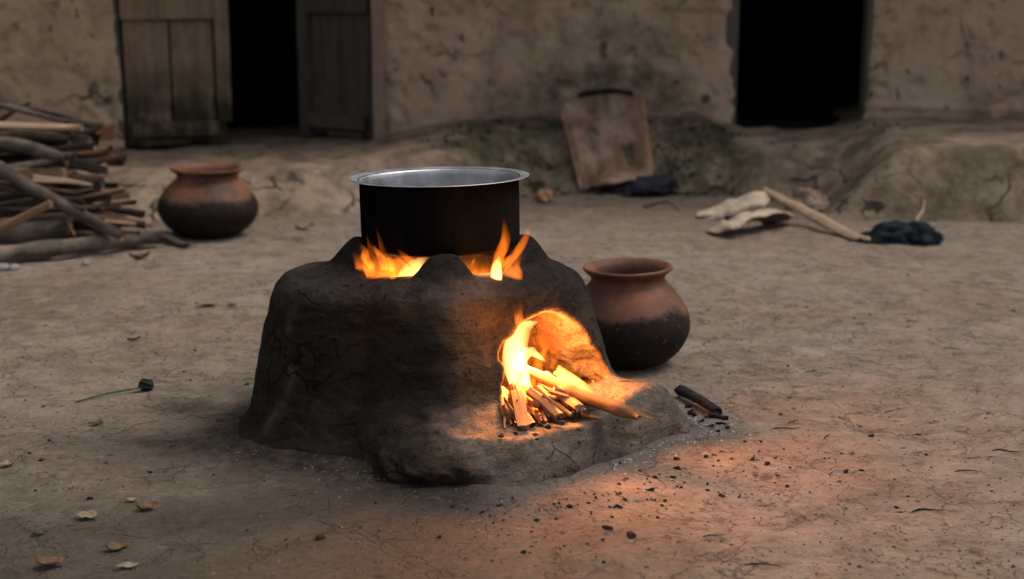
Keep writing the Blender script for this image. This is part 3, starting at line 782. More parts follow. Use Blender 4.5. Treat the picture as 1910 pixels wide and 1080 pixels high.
pile(-120, 300, 5.55, 160, 392, 5.36, .013, .010, 'bark_dark', 'round', 'thin dark branch running beside the long leaning grey branch', 64)
pile(-120, 478, 5.32, 95, 380, 5.34, .024, .020, 'split', 'square', 'orange brown split stick slanting up in front of the pile', 65)
pile(-300, 452, 5.36, 128, 424, 5.40, .052, .044, 'bark_grey', 'round', 'thick grey log with frayed end low in the pile', 66, jit=.16)
pile(120, 405, 5.40, 140, 440, 5.32, .010, .003, 'split', 'wedge', 'pale frayed splinter torn from the end of the thick log', 67)
pile(-240, 246, 5.72, 152, 240, 5.75, .030, .020, 'palewood', 'half', 'pale peeled split log lying along the top of the pile', 68, jit=.2, seg=14, endmat='palewood')
pile(-200, 236, 5.86, 120, 236, 5.86, .020, .016, 'split', 'half', 'tan split log behind the pale log on top of the pile', 69)
pile(45, 330, 5.50, 121, 325, 5.52, .030, .027, 'bark_brown', 'wedge', 'short thick brown billet with cut end showing mid pile', 70, endmat='split')
pile(62, 333, 5.44, 172, 345, 5.48, .016, .006, 'palewood', 'wedge', 'pale flat split stick tapering to a point below the brown billet', 71, endmat='palewood')
pile(-40, 322, 5.50, 55, 318, 5.52, .018, .014, 'split', 'square', 'light brown split stick left of the short brown billet', 72)
pile(-80, 245, 6.3, 58, 193, 6.35, .018, .010, 'bark_dark', 'round', 'dark broken branch slanting above the pile against the wall', 73, bend=.12)
pile(-60, 215, 6.3, 12, 190, 6.35, .014, .004, 'bark_dark', 'round', 'short dark forked twig above the pile at the frame edge', 74, bend=.12)
pile(150, 335, 5.75, 272, 347, 5.9, .007, .004, 'bark_grey', 'round', 'thin straight twig sticking out of the pile toward the clay pot', 75)
pile(140, 325, 5.70, 196, 330, 5.75, .016, .012, 'palewood', 'half', 'pale stub end jutting from the right side of the pile', 76)
pile(195, 415, 5.42, 285, 420, 5.50, .014, .012, 'split', 'half', 'pale split stick on the ground behind the ringed log', 77)
pile(180, 432, 5.36, 262, 432, 5.42, .012, .008, 'bark_brown', 'round', 'brown stick on the ground wedged behind the leaning branch', 78)
pile(150, 370, 5.6, 238, 362, 5.72, .026, .020, 'split', 'wedge', 'rough split lump of wood at the right side of the pile', 79, jit=.3)
darkm = ['bark_dark', 'bark_brown', 'bark_grey', 'bark_brown', 'bark_dark', 'split']
rows = [(258, 165, 5.72), (272, 160, 5.70), (288, 150, 5.66), (304, 168, 5.64), (318, 190, 5.66), (346, 150, 5.60), (360, 190, 5.56), (376, 200, 5.54), (392, 215, 5.52), (408, 175, 5.48), (424, 225, 5.48), (440, 190, 5.44), (455, 210, 5.42)]
n = 0
for (py, xe, Yd) in rows:
    for q in range(6):
        rr = random.choice([.010, .012, .015, .018, .022, .028])
        xe2 = xe+random.uniform(-45, 45)-(q == 2)*30; yd = Yd+.06*q+random.uniform(-.04, .03)
        pye = py-5*q+random.uniform(-6, 6)
        p1 = W(xe2, pye, yd); p0 = p1+np.array([-random.uniform(.75, 1.15), random.uniform(-.14, .14), random.uniform(-.06, .08)])
        p1[2] = max(p1[2], rr); p0[2] = max(p0[2], rr)
        lab = ('dark bark stick stacked in the upper half of the firewood pile' if py < 330 else 'dark bark stick stacked in the lower half of the firewood pile')
        o = stick('firewood_log', p0, p1, rr*random.uniform(.9, 1.2), rr, random.choice(darkm if rr < .014 else darkm[:5]), random.choice(['endwood', 'bark_brown', 'bark_dark']), random.choice(['round', 'half', 'round', 'wedge']), .08, 200+n, jit=.42, nring=16)
        tag(o, lab, 'firewood', WG); n += 1
# faded red board behind the pile
def board(name, verts8, mat, parent=None):
    fs = [(0, 1, 2, 3), (7, 6, 5, 4), (0, 4, 5, 1), (1, 5, 6, 2), (2, 6, 7, 3), (3, 7, 4, 0)]
    bm = bmesh.new(); vs = [bm.verts.new(v) for v in verts8]
    for f in fs: bm.faces.new([vs[i] for i in f])
    bmesh.ops.recalc_face_normals(bm, faces=bm.faces)
    L = min((Vector(verts8[0])-Vector(verts8[1])).length, (Vector(verts8[1])-Vector(verts8[2])).length)
    bmesh.ops.bevel(bm, geom=bm.edges[:]+bm.verts[:], offset=min(.004, L*.15), segments=2, affect='EDGES', profile=.6)
    V = [v.co[:] for v in bm.verts]; Fq = [[v.index for v in f.verts] for f in bm.faces]; bm.free()
    return mesh_obj(name, V, Fq, mat, parent, smooth=False)
def box(name, lo, hi, mat, parent=None):
    (x0, y0, z0), (x1, y1, z1) = lo, hi
    return board(name, [(x0, y0, z0), (x1, y0, z0), (x1, y0, z1), (x0, y0, z1), (x0, y1, z0), (x1, y1, z0), (x1, y1, z1), (x0, y1, z1)], mat, parent)
p = W(145, 262, 7.2); q = W(212, 262, 7.2)
rb = empty('red_board', (p[0], 7.2, p[2]), 'faded red board with pale lower edge lying behind the firewood pile', 'board')
box('panel', (0, 0, .0), (q[0]-p[0], .02, .075), M['redboard'], rb)
box('bottom_strip', (-.02, -.012, -.035), (q[0]-p[0]+.05, .022, -.003), M['palewood'], rb)

# ------------------------------------------------------------------ house
YW = 7.80
house = empty('mud_house', (0, YW, 0), 'long low mud plastered house with two dark doorways behind the courtyard', 'house')
HO = np.array(house.location)
def sub(V): return np.asarray(V, float)-HO
D1 = (-2.17, -.765); D2 = (1.235, 1.955)
def plinth_params(x, Y):
    xb = 1.70+(Y-6.4)*.21
    kx = [-9, -2.3, -2.1, -1.3, -.8, -.55, -.15, .3, 1.0, 1.2, 1.3, 1.95, 9]
    zw = np.interp(x, kx, [.14, .14, .13, .155, .19, .26, .34, .365, .362, .30, .25, .25, .25])
    ze = np.interp(x, kx, [.15, .15, .155, .17, .18, .20, .26, .31, .31, .26, .235, .235, .235])
    Ye = np.interp(x, [-9, -2, -1, -.4, .2, 1.1, 1.4, 9], [6.7, 6.7, 6.75, 6.95, 7.55, 7.6, 7.4, 7.35])
    Yt = np.interp(x, [-9, -2, -1, -.4, .2, 1.1, 1.4, 9], [6.1, 6.05, 6.10, 6.35, 7.0, 7.02, 6.85, 6.75])
    return xb, zw, ze, Ye, Yt
def plinth_z(x, Y):
    xb, zw, ze, Ye, Yt = plinth_params(x, Y)
    nz = fbm(x*2.2, Y*2.2, 1, 4)-.5
    Y2 = Y+.35*nz
    top = ze+(zw-ze)*np.clip((Y-Ye)/(YW-Ye), 0, 1)
    z = -.05+(top+.05)*sstep(Yt-.02, Ye, Y2)
    blk = sstep(xb-.34, xb+.14, x+.05*nz)
    Y3 = Y+.11*(fbm(x*3.1, Y*3.1, 4, 4)-.5)+.08*(fbm(x*1.1, Y*.6, 8, 3)-.5)
    tb = .305+.02*np.clip((Y-6.45)/1.3, 0, 1)
    zb = -.05+(tb+.05)*sstep(6.16, 6.38, Y3)
    z = z*(1-blk)+np.maximum(z, zb)*blk
    z = z+(.026+.045*np.exp(-((z-.05)/.04)**2))*(fbm(x*7, Y*7, 2, 4)-.5)*sstep(-.02, .06, z)+.014*(fbm(x*26, Y*26, 2, 3)-.5)
    return z
px_ = axis(-3.2, 3.4, .022, (-9, 9)); py_ = np.concatenate([np.arange(5.6, 7.95, .022), np.arange(7.95, 9.2, .15)])
PX, PY = np.meshgrid(px_, py_, indexing='ij')
PZ = plinth_z(PX, PY)
pm = np.clip(.2*sstep(.16, .04, PZ)*sstep(1.2, 1.6, PX) + sstep(-.45, .0, PX)*sstep(1.35, 1.0, PX)*1.2*sstep(7.75, 7.6, PY) + .35*sstep(.9, 1.3, PX)*sstep(7.5, 7.1, PY)+.12, 0, 1)
mesh_obj('plinth', sub(np.stack([PX, PY, PZ], -1).reshape(-1, 3)), grid_faces(len(px_), len(py_)), M['bank'], house, attrs=dict(moss=pm.ravel(), low=(.25+.75*sstep(.2, .08, PZ)).ravel()))
# wall with two openings
wx = np.concatenate([np.arange(-9, -3.2, .2), np.arange(-3.2, 3.4, .014), np.arange(3.4, 9.01, .2)])
for e in D1+D2: wx[np.argmin(np.abs(wx-e))] = e
wz = np.concatenate([np.arange(-.1, 1.06, .014), np.arange(1.06, 2.5, .09)])
DT = 1.9; wz[np.argmin(np.abs(wz-DT))] = DT
WX, WZ = np.meshgrid(wx, wz, indexing='ij')
def wall_y(x, z):
    f = .05*(fbm(x*1.2, z*1.2, 7, 3)-.5)+.009*(fbm(x*6, z*6, 3, 4)-.5)+.012*(fbm(x*22, z*22, 3, 3)-.5)
    pits = sstep(.63, .70, fbm(x*9+5, z*7, 1, 3))*.009*sstep(-1.9, -2.3, x) + sstep(.64, .70, fbm(x*8+5, z*8, 9, 3))*.015
    ridge = .018*np.exp(-((z-.375-.012*np.sin(x*4))/.02)**2)*sstep(1.9, 2.1, x)
    rough = .03*(fbm(x*14, z*9, 3, 3)-.5)*np.exp(-((x+.62)/.08)**2)*1.5
    ed = 0
    for e in D1+D2: ed = ed+.02*np.exp(-((x-e)/.04)**2)
    return YW-f+pits-ridge+rough+ed-.02
WY = wall_y(WX, WZ)
idx = np.arange(WX.size).reshape(WX.shape)
cx = .5*(wx[1:]+wx[:-1]); cz = .5*(wz[1:]+wz[:-1])
CX, CZ = np.meshgrid(cx, cz, indexing='ij')
hole = (((CX > D1[0]) & (CX < D1[1])) | ((CX > D2[0]) & (CX < D2[1]))) & (CZ < DT)
Fq = grid_faces(len(wx), len(wz)).reshape(len(wx)-1, len(wz)-1, 4)[~hole]
Fq = Fq[:, ::-1]
V = np.stack([WX, WY, WZ], -1).reshape(-1, 3)
extraV, extraF, nb = [], [], len(V)
for (x0, x1) in (D1, D2):
    for xe in (x0, x1):
        i = int(np.argmin(np.abs(wx-xe))); jt = int(np.argmin(np.abs(wz-DT)))
        for j in range(jt+1):
            extraV.append((xe, YW+.10, wz[j]))
        base = nb+len(extraV)-(jt+1)
        for j in range(jt): extraF.append([idx[i, j], idx[i, j+1], base+j+1, base+j])
    i0 = int(np.argmin(np.abs(wx-x0))); i1 = int(np.argmin(np.abs(wx-x1)))
    b0 = nb+len(extraV)
    for i in range(i0, i1+1): extraV.append((wx[i], YW+.10, DT))
    for i in range(i1-i0): extraF.append([idx[i0+i, jt], idx[i0+i+1, jt], b0+i+1, b0+i])
V = np.concatenate([V, np.array(extraV)]); Fq = np.concatenate([Fq, np.array(extraF)])
wwarm = np.clip(sstep(-1.9, -2.4, V[:, 0])*.75, 0, 1)
wm = sstep(.75, .35, V[:, 2]+.25*(fbm(V[:, 0]*1.7, V[:, 2]*1.7, 3, 3)-.5))*np.clip(.15+1.0*sstep(-.45, .2, V[:, 0])*sstep(1.1, .7, V[:, 0]), 0, 1)
wm = np.clip(wm+.62*sstep(.0, .45, V[:, 0]+.3*(fbm(V[:, 0]*2, V[:, 2]*2, 6, 3)-.5))*sstep(1.15, .75, V[:, 0]), 0, 1)
mesh_obj('wall', sub(V), Fq, M['plaster'], house, attrs=dict(warm=wwarm, moss=wm))
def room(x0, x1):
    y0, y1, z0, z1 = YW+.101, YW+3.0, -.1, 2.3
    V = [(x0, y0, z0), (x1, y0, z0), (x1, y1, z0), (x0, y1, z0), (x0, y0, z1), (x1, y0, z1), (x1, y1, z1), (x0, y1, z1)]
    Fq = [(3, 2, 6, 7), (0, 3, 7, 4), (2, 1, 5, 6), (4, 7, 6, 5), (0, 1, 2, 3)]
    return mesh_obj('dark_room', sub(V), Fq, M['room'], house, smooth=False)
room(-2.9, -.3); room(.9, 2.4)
box('room_floor', (1.0, .10, .0), (2.3, 2.9, .268), M['room'], house)  # near-black slab added behind the right sill, shade put into its colour
# closed back and roof of the house
box('roof', (-9, -.75, 2.42), (9, 4.2, 2.62), M['thatch'], house)
box('rear_wall', (-9, 3.2, -.1), (9, 3.5, 2.41), M['plaster'], house)
# door frames and leaves
box('door_post', (D1[1]-.004, -.055, .10), (D1[1]+.062, .12, 1.9), M['post'], house)
box('door_post', (D1[0]-.03, .005, .08), (D1[0]+.004, .12, 1.9), M['gpost'], house)
box('door_post', (D2[0]-.055, -.005, .20), (D2[0]+.012, .13, 1.9), M['gpost'], house)
box('door_post', (D2[1]-.002, .0, .20), (D2[1]+.030, .09, 1.9), M['gpost'], house)
def door_leaf(hx, hy, ang, wdt, zb, mat, dirn, stile_drop):
    e = bpy.data.objects.new('door_leaf', None); COL.objects.link(e); e.parent = house
    e.location = (hx, hy-YW, 0); e.rotation_euler = (0, 0, ang)
    s = dirn
    def bx(nm, x0, x1, y0, y1, z0, z1, jit=.003):
        xa, xb = sorted((x0*s, x1*s))
        return box(nm, (xa, y0, z0), (xb, y1, z1), mat, e)
    half = wdt*.44
    bx('plank', .015, half, .006, .026, zb+.012, 1.85)
    bx('plank', half+.013, wdt-.088, .008, .028, zb+.015, 1.85)
    bx('stile', wdt-.078, wdt, -.030, .030, zb+stile_drop, 1.86)
    bx('rail', .03, wdt-.081, -.046, -.0015, zb+.050, zb+.13)
    bx('rail', .0, wdt-.081, -.028, -.0015, zb+.70, zb+.82)
    bx('stub', .07, wdt*.6, -.02, -.0015, zb+.0, zb+.040)
    bx('stub', wdt-.12, wdt-.03, -.012, .03, zb+.0, zb+stile_drop-.004)
    return e
door_leaf(-2.155, 7.80, R(27), .60, .155, M['door'], 1, .12)
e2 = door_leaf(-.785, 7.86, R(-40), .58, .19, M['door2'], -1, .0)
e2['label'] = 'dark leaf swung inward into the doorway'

# ------------------------------------------------------------------ moss on the bank
def moss_tufts():
    Vs, Fs = [], []
    rg = np.random.default_rng(3); n = 0
    def add(x, y, z, h):
        nonlocal n
        for q in range(rg.integers(3, 6)):
            a = rg.uniform(0, 6.28); l = h*rg.uniform(.5, 1.2); w = h*.16
            dx, dy = math.cos(a), math.sin(a); t = rg.uniform(.3, .9)
            b = np.array([x+rg.normal(0, .008), y+rg.normal(0, .008), z-.004])
            sdv = np.array([-dy, dx, 0])*w
            m = b+np.array([dx*l*t*.4, dy*l*t*.4, l*.6]); tp = b+np.array([dx*l*t, dy*l*t, l*.95])
            Vs.extend([b-sdv, b+sdv, m+sdv*.8, m-sdv*.8, tp]); Fs.append([n, n+1, n+2, n+3]); Fs.append([n+3, n+2, n+4]); n += 5
    while n < 5*2600:
        x = rg.uniform(-.5, 2.1); y = rg.uniform(6.95, 7.58)
        w = .9*math.exp(-((x-.25)/.45)**2)+.55*math.exp(-((x-1.0)/.25)**2)+.12
        if fbm(np.array([x*3.]), np.array([y*3.]), np.array([2.]), 3)[0] < .47 or rg.uniform() > w: continue
        z = float(plinth_z(np.array([x]), np.array([y]))[0])
        z = max(z, gz((x, y)))
        add(x, y, z, rg.uniform(.008, .026))
    o = mesh_obj('moss', Vs, Fs, M['moss'], smooth=False)
    tag(o, 'dark green moss and short weeds growing on the bank below the wall', 'moss', kind='stuff')
moss_tufts()

# ------------------------------------------------------------------ thin bent sheets: leaning sheet, husks, leaves, rags
def shell(name, fn, nu, nv, th, mat, parent=None, edge=None):
    u = np.linspace(0, 1, nu)[:, None]+np.zeros((1, nv)); v = np.linspace(0, 1, nv)[None]+np.zeros((nu, 1))
    P = fn(u, v)
    du = np.gradient(P, axis=0); dv = np.gradient(P, axis=1)
    N = np.cross(du, dv); N /= np.linalg.norm(N, axis=-1)[..., None]+1e-9
    A = (P+N*th*.5).reshape(-1, 3); B = (P-N*th*.5).reshape(-1, 3)
    n = nu*nv; f = grid_faces(nu, nv)
    Fs = f.tolist()+(f[:, ::-1]+n).tolist()
    ring = [(i, 0) for i in range(nu)]+[(nu-1, j) for j in range(1, nv)]+[(i, nv-1) for i in range(nu-2, -1, -1)]+[(0, j) for j in range(nv-2, 0, -1)]
    ids = [i*nv+j for i, j in ring]
    for a, b in zip(ids, ids[1:]+ids[:1]): Fs.append([b, a, a+n, b+n])
    return mesh_obj(name, np.concatenate([A, B]), Fs, mat, parent)
BL, BR = GP(1083, 356), GP(1222, 344); BL[1] = 7.08; BR[1] = 7.12
BL = W(1085, 356, 7.08); BR = W(1218, 343, 7.10); TL = W(1046, 196, 7.50); TR = W(1200, 180, 7.56)
sh = empty('leaning_sheet', tuple(BL), 'battered rust brown sheet with torn bottom leaning on the mossy bank', 'sheet')
def sheet_fn(u, v):
    b = BL+(BR-BL)*u[..., None]; t = TL+(TR-TL)*u[..., None]
    P = b+(t-b)*v[..., None]
    sag = .035*np.sin(u*math.pi)*(v > .6)*(v-.6)/.4*0
    n = fbm(u*3, v*2.2, 5, 3)-.5
    P[..., 1] += .14*n+.05*(fbm(u*7, v*6, 2, 3)-.5)+.035*np.sin(u*9+v*3)*(1-v)-.03*np.abs(np.sin((u-v*.35)*5))*sstep(.7, .2, v)
    P[..., 2] += .05*np.sin(u*math.pi)*sstep(.85, 1, v)+.035*np.sin(u*math.pi*1.0)*sstep(.2, 0, v)+.012*(fbm(u*9, v*9, 1, 2)-.5)
    P[..., 1] += .04*sstep(.06, .0, np.minimum(u, 1-u))
    return P-BL
shell('panel', sheet_fn, 40, 40, .006, M['sheet'], sh)
def edge_strip(name, u0, u1, v0, v1, r, mat):
    t = np.linspace(0, 1, 14); P = sheet_fn((u0+(u1-u0)*t)[None], (v0+(v1-v0)*t)[None])[0]
    P[:, 1] -= .006
    V, Fq = tube(P, np.full(14, r), .7, (1, 0, 0) if abs(u1-u0) < .3 else (0, 0, 1), 10, .2, 3, 2)
    return mesh_obj(name, V, Fq, mat, sh)
edge_strip('side_edge', 0.005, 0.005, .0, .97, .012, M['sheet_edge'])
edge_strip('side_edge', .99, .99, .05, .98, .014, M['sheet_edge'])
edge_strip('rolled_rim', .22, .86, 1.0, 1.0, .017, M['blackrub'])

def rag(name, c, s, mat, label, cat, seed, group=None, rz=0):
    bm = bmesh.new(); bmesh.ops.create_icosphere(bm, subdivisions=4, radius=1)
    V = np.array([v.co[:] for v in bm.verts]); Fq = [[v.index for v in f.verts] for f in bm.faces]; bm.free()
    n = fbm(V[:, 0]*1.3+seed, V[:, 1]*1.3, V[:, 2]*1.3, 3)-.5
    rid = np.abs(fbm(V[:, 0]*2.6+seed*2, V[:, 1]*2.6, V[:, 2]*2.6+3, 3)-.5)*2
    V = V*(1+1.3*n-.55*rid)[:, None]*np.array(s)
    V[:, 2] = np.where(V[:, 2] < 0, V[:, 2]*.25, V[:, 2])
    o = mesh_obj(name, V, Fq, mat, loc=tuple(c)); o.rotation_euler = (0, 0, rz)
    return tag(o, label, cat, group)
c = G(1212, 348, .02); c[1] = 7.02
rag('rag', c, (.16, .08, .075), M['navy'], 'dark navy cloth rag crumpled at the foot of the leaning sheet', 'rag', 3, rz=.2)
rag('rag', GP(1660, 446, .01), (.15, .07, .075), M['tealrag'], 'black teal rag lying at the end of the tan husk strip', 'rag', 8, rz=-.1)
rag('rag', GP(1715, 446, .01), (.11, .08, .07), M['tealrag'], 'small black rag knot on the far right of the teal rag', 'rag', 13)
rag('scrap', GP(1014, 372, .012), (.045, .035, .05), M['orange'], 'small orange and tan scrap lying left of the leaning sheet', 'scrap', 5)
rag('mud_lump', GP(1505, 385, .01), (.12, .08, .075), M['bank'], 'tan mud lump on the ground behind the pale husks', 'lump', 21)

def ribbon(name, pts, wid, wdir, curl, th, mat, label, cat, nu=40, nv=9, group=None, seed=0, ragged=.45):
    pts = np.asarray(pts, float); wid = np.asarray(wid, float)
    o0 = pts[0].copy()
    C = crv(np.concatenate([pts, wid[:, None]], 1), 8)
    s = np.linspace(0, 1, len(C)); wd = np.asarray(wdir, float); wd /= np.linalg.norm(wd)
    def fn(u, v):
        q = np.stack([np.interp(u, s, C[:, k]) for k in range(4)], -1)
        a = (v-.5)*2
        w = q[..., 3]*(1+ragged*2*(fbm(u*15+seed, np.sign(a)*2+0*u, 1, 4)-.5))
        P = q[..., :3]+wd*(a*w)[..., None]
        P[..., 2] += -curl*(a*a)*w+.30*w*(fbm(u*9+seed, v*4, 4, 4)-.5)
        return P-o0
    o = shell(name, fn, nu, nv, th, mat); o.location = o0
    return tag(o, label, cat, group)
HG = 'pale husk pieces on the ground'
def HP(px, py, z): return G(px, py, z)
ribbon('husk', [HP(1300, 398, .006), HP(1340, 385, .035), HP(1390, 366, .085), HP(1440, 358, .10), HP(1475, 380, .05)], [.05, .10, .11, .09, .03], (.15, 1, .05), .35, .005, M['husk'],
       'long pale husk arching over the smaller husk near the house', 'husk', group=HG, seed=1)
ribbon('husk', [HP(1300, 400, .012), HP(1330, 394, .018), HP(1375, 384, .03)], [.01, .035, .02], (.1, 1, .05), .3, .005, M['husk'],
       'thin pale husk sliver under the left end of the arching husk', 'husk', group=HG, seed=4)
ribbon('husk', [HP(1322, 430, .012), HP(1350, 416, .045), HP(1390, 398, .075), HP(1440, 392, .07), HP(1478, 405, .02)], [.07, .12, .10, .10, .05], (-.25, 1, -.3), .3, .005, M['husk'],
       'broad pale curled husk piece in front of the arching husk', 'husk', group=HG, seed=2)
ribbon('husk', [HP(1425, 352, .11), HP(1470, 374, .085), HP(1530, 404, .05), HP(1585, 434, .014), HP(1622, 446, .008)], [.022, .032, .040, .036, .010], (.35, .8, .25), .35, .012, M['tanhusk'],
       'long tan husk strip sloping from the pale husks to the teal rag', 'husk', group=HG, seed=3, ragged=.08)
o = stick('twig', GP(1708, 425, .05), GP(1722, 402, .10), .006, .003, 'palewood', 'palewood', 'round', .05, 90); tag(o, 'short pale twig standing up behind the black rag', 'twig')
o = stick('twig', GP(1200, 381, .006), GP(1268, 391, .006), .006, .004, 'bark_brown', 'endwood', 'round', .15, 91); tag(o, 'thin brown twig on the ground before the navy rag', 'twig')

def leaf(px, py, L, wid, rz, mat, label, cat='leaf', curl=.3, seed=0, group='fallen leaves and chips on the courtyard', lift=.004, name='fallen_leaf'):
    def fn(u, v):
        a = (v-.5)*2; w = wid*np.sin(np.clip(u, .02, .985)*math.pi)**.75*(1+1.3*(fbm(u*5+seed, np.sign(a)+0*u, 2, 3)-.5))
        x = (u-.5)*L; y = a*w
        z = lift+curl*wid*(a*a)*.6+curl*wid*.9*(2*(u-.5))**2*.6+.9*wid*(fbm(u*4+seed, v*3, 1, 3)-.5)+wid*.2
        return np.stack([x, y, z], -1)
    L *= .85; wid *= .8
    o = shell(name, fn, 14, 9, .0012, M[mat]); o.location = GP(px, py); o.rotation_euler = (R(random.uniform(-8, 8)), R(random.uniform(-6, 6)), rz)
    return tag(o, label, cat, group)
leaf(385, 570, .085, .020, .1, 'leaf_pale', 'pale tan leaf with dark tip on the ground left of the stove top', curl=.4, seed=1)
leaf(432, 569, .035, .008, -.1, 'leaf_dark', 'dark leaf tip touching the pale tan leaf left of the stove', seed=2)
leaf(570, 425, .10, .030, .0, 'leaf_pale', 'pale chip with dark underside between the far clay pot and stove', curl=.7, seed=3)
leaf(523, 444, .075, .018, .1, 'leaf_pale', 'small pale chip on the ground right of the far clay pot', seed=4)
leaf(555, 446, .06, .014, -.2, 'leaf_dry', 'dull brown chip right of the small pale chip near the far pot', seed=5)
leaf(275, 942, .046, .016, .6, 'leaf_dry', 'curled rust brown leaf on the ground at lower left', curl=.6, seed=6)
leaf(245, 928, .030, .009, .2, 'leaf_pale', 'small pale leaf just above the curled rust brown leaf', seed=7)
leaf(163, 958, .052, .014, -.05, 'leaf_pale', 'pale pinkish flat leaf left of the curled rust leaf', curl=.25, seed=8)
leaf(238, 1050, .050, .009, .5, 'leaf_pale', 'narrow pale leaf nearest the bottom edge at lower left', seed=9)
leaf(218, 1012, .048, .014, .3, 'leaf_dry', 'torn dull brown leaf above the narrow pale leaf', seed=10)
leaf(98, 1042, .065, .024, .2, 'leaf_dry', 'crumpled brown leaf in the bottom left corner', curl=.6, seed=11)
leaf(72, 985, .03, .010, .4, 'leaf_dark', 'dark curled leaf above the crumpled brown leaf at lower left', seed=12)
leaf(10, 860, .04, .014, .3, 'leaf_pale', 'pale leaf at the left edge of the courtyard', seed=13)
leaf(178, 782, .04, .010, .4, 'leaf_dark', 'dark leaf just below the wilted flower', seed=14)
leaf(262, 480, .09, .03, .2, 'leaf_dry', 'reddish pale chip in front of the ringed log', seed=15, curl=.8)
leaf(250, 632, .05, .008, .7, 'leaf_dark', 'dark curled leaf between the wilted flower and the pale tan leaf', seed=16, curl=1.2)
leaf(1105, 518, .03, .008, 1.4, 'leaf_pale', 'tiny white flake between the stove top and the near clay pot', seed=18, lift=.02)
for i, (px, py, s) in enumerate([(5, 497, .030), (25, 497, .024), (160, 487, .02)]):
    bm = bmesh.new(); bmesh.ops.create_icosphere(bm, subdivisions=3, radius=1)
    V = np.array([v.co[:] for v in bm.verts]); Fq = [[v.index for v in f.verts] for f in bm.faces]; bm.free()
    V = V*(1+.6*(fbm(V[:, 0]*1.5+i*3, V[:, 1]*1.5, V[:, 2]*1.5, 3)-.5))[:, None]*np.array([s, s*.7, s*.55])
    o = mesh_obj('pebble', V, Fq, M['stone'], loc=GP(px, py, .008)); o.rotation_euler = (0, 0, i)
    tag(o, ['white pebble at the left edge before the ringed log', 'white pebble just right of the edge pebble', 'small pale pebble below the middle of the ringed log'][i], 'pebble', 'pale pebbles by the firewood')

# wilted flower
p0, p1 = GP(140, 742, .004), GP(262, 717, .010)
fl = empty('wilted_flower', tuple(p0), 'wilted dark flower head on a long green stem lying on the ground', 'flower')
V, Fq = tube([np.zeros(3), (p1-p0)*.35+[0, .006, .002], (p1-p0)*.7+[0, -.004, .004], (p1-p0)], [.0022, .0026, .0028, .003], 1, (0, 0, 1), 8)
mesh_obj('stem', V, Fq, M['stem'], fl)
bm = bmesh.new(); bmesh.ops.create_icosphere(bm, subdivisions=4, radius=1)
V = np.array([v.co[:] for v in bm.verts]); Fq = [[v.index for v in f.verts] for f in bm.faces]; bm.free()
ang = np.arctan2(V[:, 1], V[:, 2])
V = V*(1+.22*np.cos(ang*7+V[:, 0]*3)*np.sqrt(np.clip(1-V[:, 0]**2, 0, 1))+.3*(fbm(V[:, 0]*2, V[:, 1]*2, V[:, 2]*2, 3)-.5))[:, None]*np.array([.019, .015, .014])
h = mesh_obj('flower_head', V, Fq, M['bud'], fl); h.location = tuple(p1-p0+np.array([.015, 0, .008]))
V, Fq = tube([np.zeros(3), (.03, .01, .004), (.07, .03, .003)], [.001, .006, .0006], .25, (0, 1, 0), 8)
h = mesh_obj('leaf', V, Fq, M['stem'], fl); h.location = tuple((p1-p0)*.8)

# ------------------------------------------------------------------ charcoal bits and twiglets scattered round the hearth
protos = []
CL = 'small black charcoal crumb scattered on the courtyard ground around the stove'
for i in range(6):
    V, Fq = lump_mesh(i, (1, random.uniform(.5, .9), random.uniform(.4, .7)))
    o = mesh_obj('charcoal_crumb', V, Fq, M['char'], smooth=False); protos.append(o)
fixed = [(598, 998, 9), (845, 945, 8), (870, 950, 7), (900, 955, 6), (932, 945, 7), (1132, 984, 9), (1178, 998, 10), (1262, 855, 9), (1265, 872, 11), (1340, 800, 8), (1352, 775, 9), (1580, 872, 8), (1625, 806, 7), (1605, 783, 6),
         (1150, 938, 8), (1215, 912, 8), (1255, 888, 7), (1405, 855, 8), (1430, 862, 8), (1450, 880, 6), (1320, 895, 7), (1345, 915, 7), (1380, 915, 8), (1468, 900, 7), (1240, 930, 5), (610, 715, 5), (575, 790, 6), (355, 700, 6), (820, 1000, 6), (700, 935, 6), (1000, 965, 6), (1062, 945, 7)]
fixed += [(1292, 768, 14), (1310, 782, 11), (1328, 790, 9), (1300, 795, 8), (1345, 785, 12), (1285, 752, 12), (1358, 792, 7)]
for k in range(90):
    t = random.random(); px = 930+t*560+random.gauss(0, 60); py = 960-t*150+abs(random.gauss(0, 45))-5
    fixed.append((px, py, random.choice([2.5, 3, 3.5, 4, 5])))
for k in range(150):
    fixed.append((random.uniform(0, 1900), random.uniform(470, 1070), random.choice([2, 2.5, 3, 4, 5, 6])))
used = set(); nb = 0
for (px, py, s) in fixed:
    p = G(px, py)
    if float(stove_dist(np.array([p[0]]), np.array([p[1]]))[0]) < .015 or math.hypot(p[0]-.315, p[1]-3.66) < .15: continue
    k = nb % 6; nb += 1
    if k not in used: o = protos[k]; used.add(k)
    else: o = protos[k].copy(); COL.objects.link(o)
    sc = s*.00092
    o.scale = (sc*random.uniform(.9, 1.6), sc, sc); o.location = (p[0], p[1], gz(p)+sc*.3); o.rotation_euler = (0, 0, random.uniform(0, 6))
    tag(o, CL, 'charcoal', 'charcoal crumbs round the stove')
TLb = 'thin dark twig fragment lying on the bare courtyard ground right of the stove'
tw = []
for i in range(4):
    V, Fq = tube([(0, 0, 0), (.3, random.uniform(-.1, .1), .02), (.65, random.uniform(-.15, .15), .03), (1, 0, 0)], [.012, .028, .020, .006], 1, (0, 0, 1), 7, .5, i, 4)
    tw.append(mesh_obj('twig_fragment', V, Fq, M['bark_dark']))
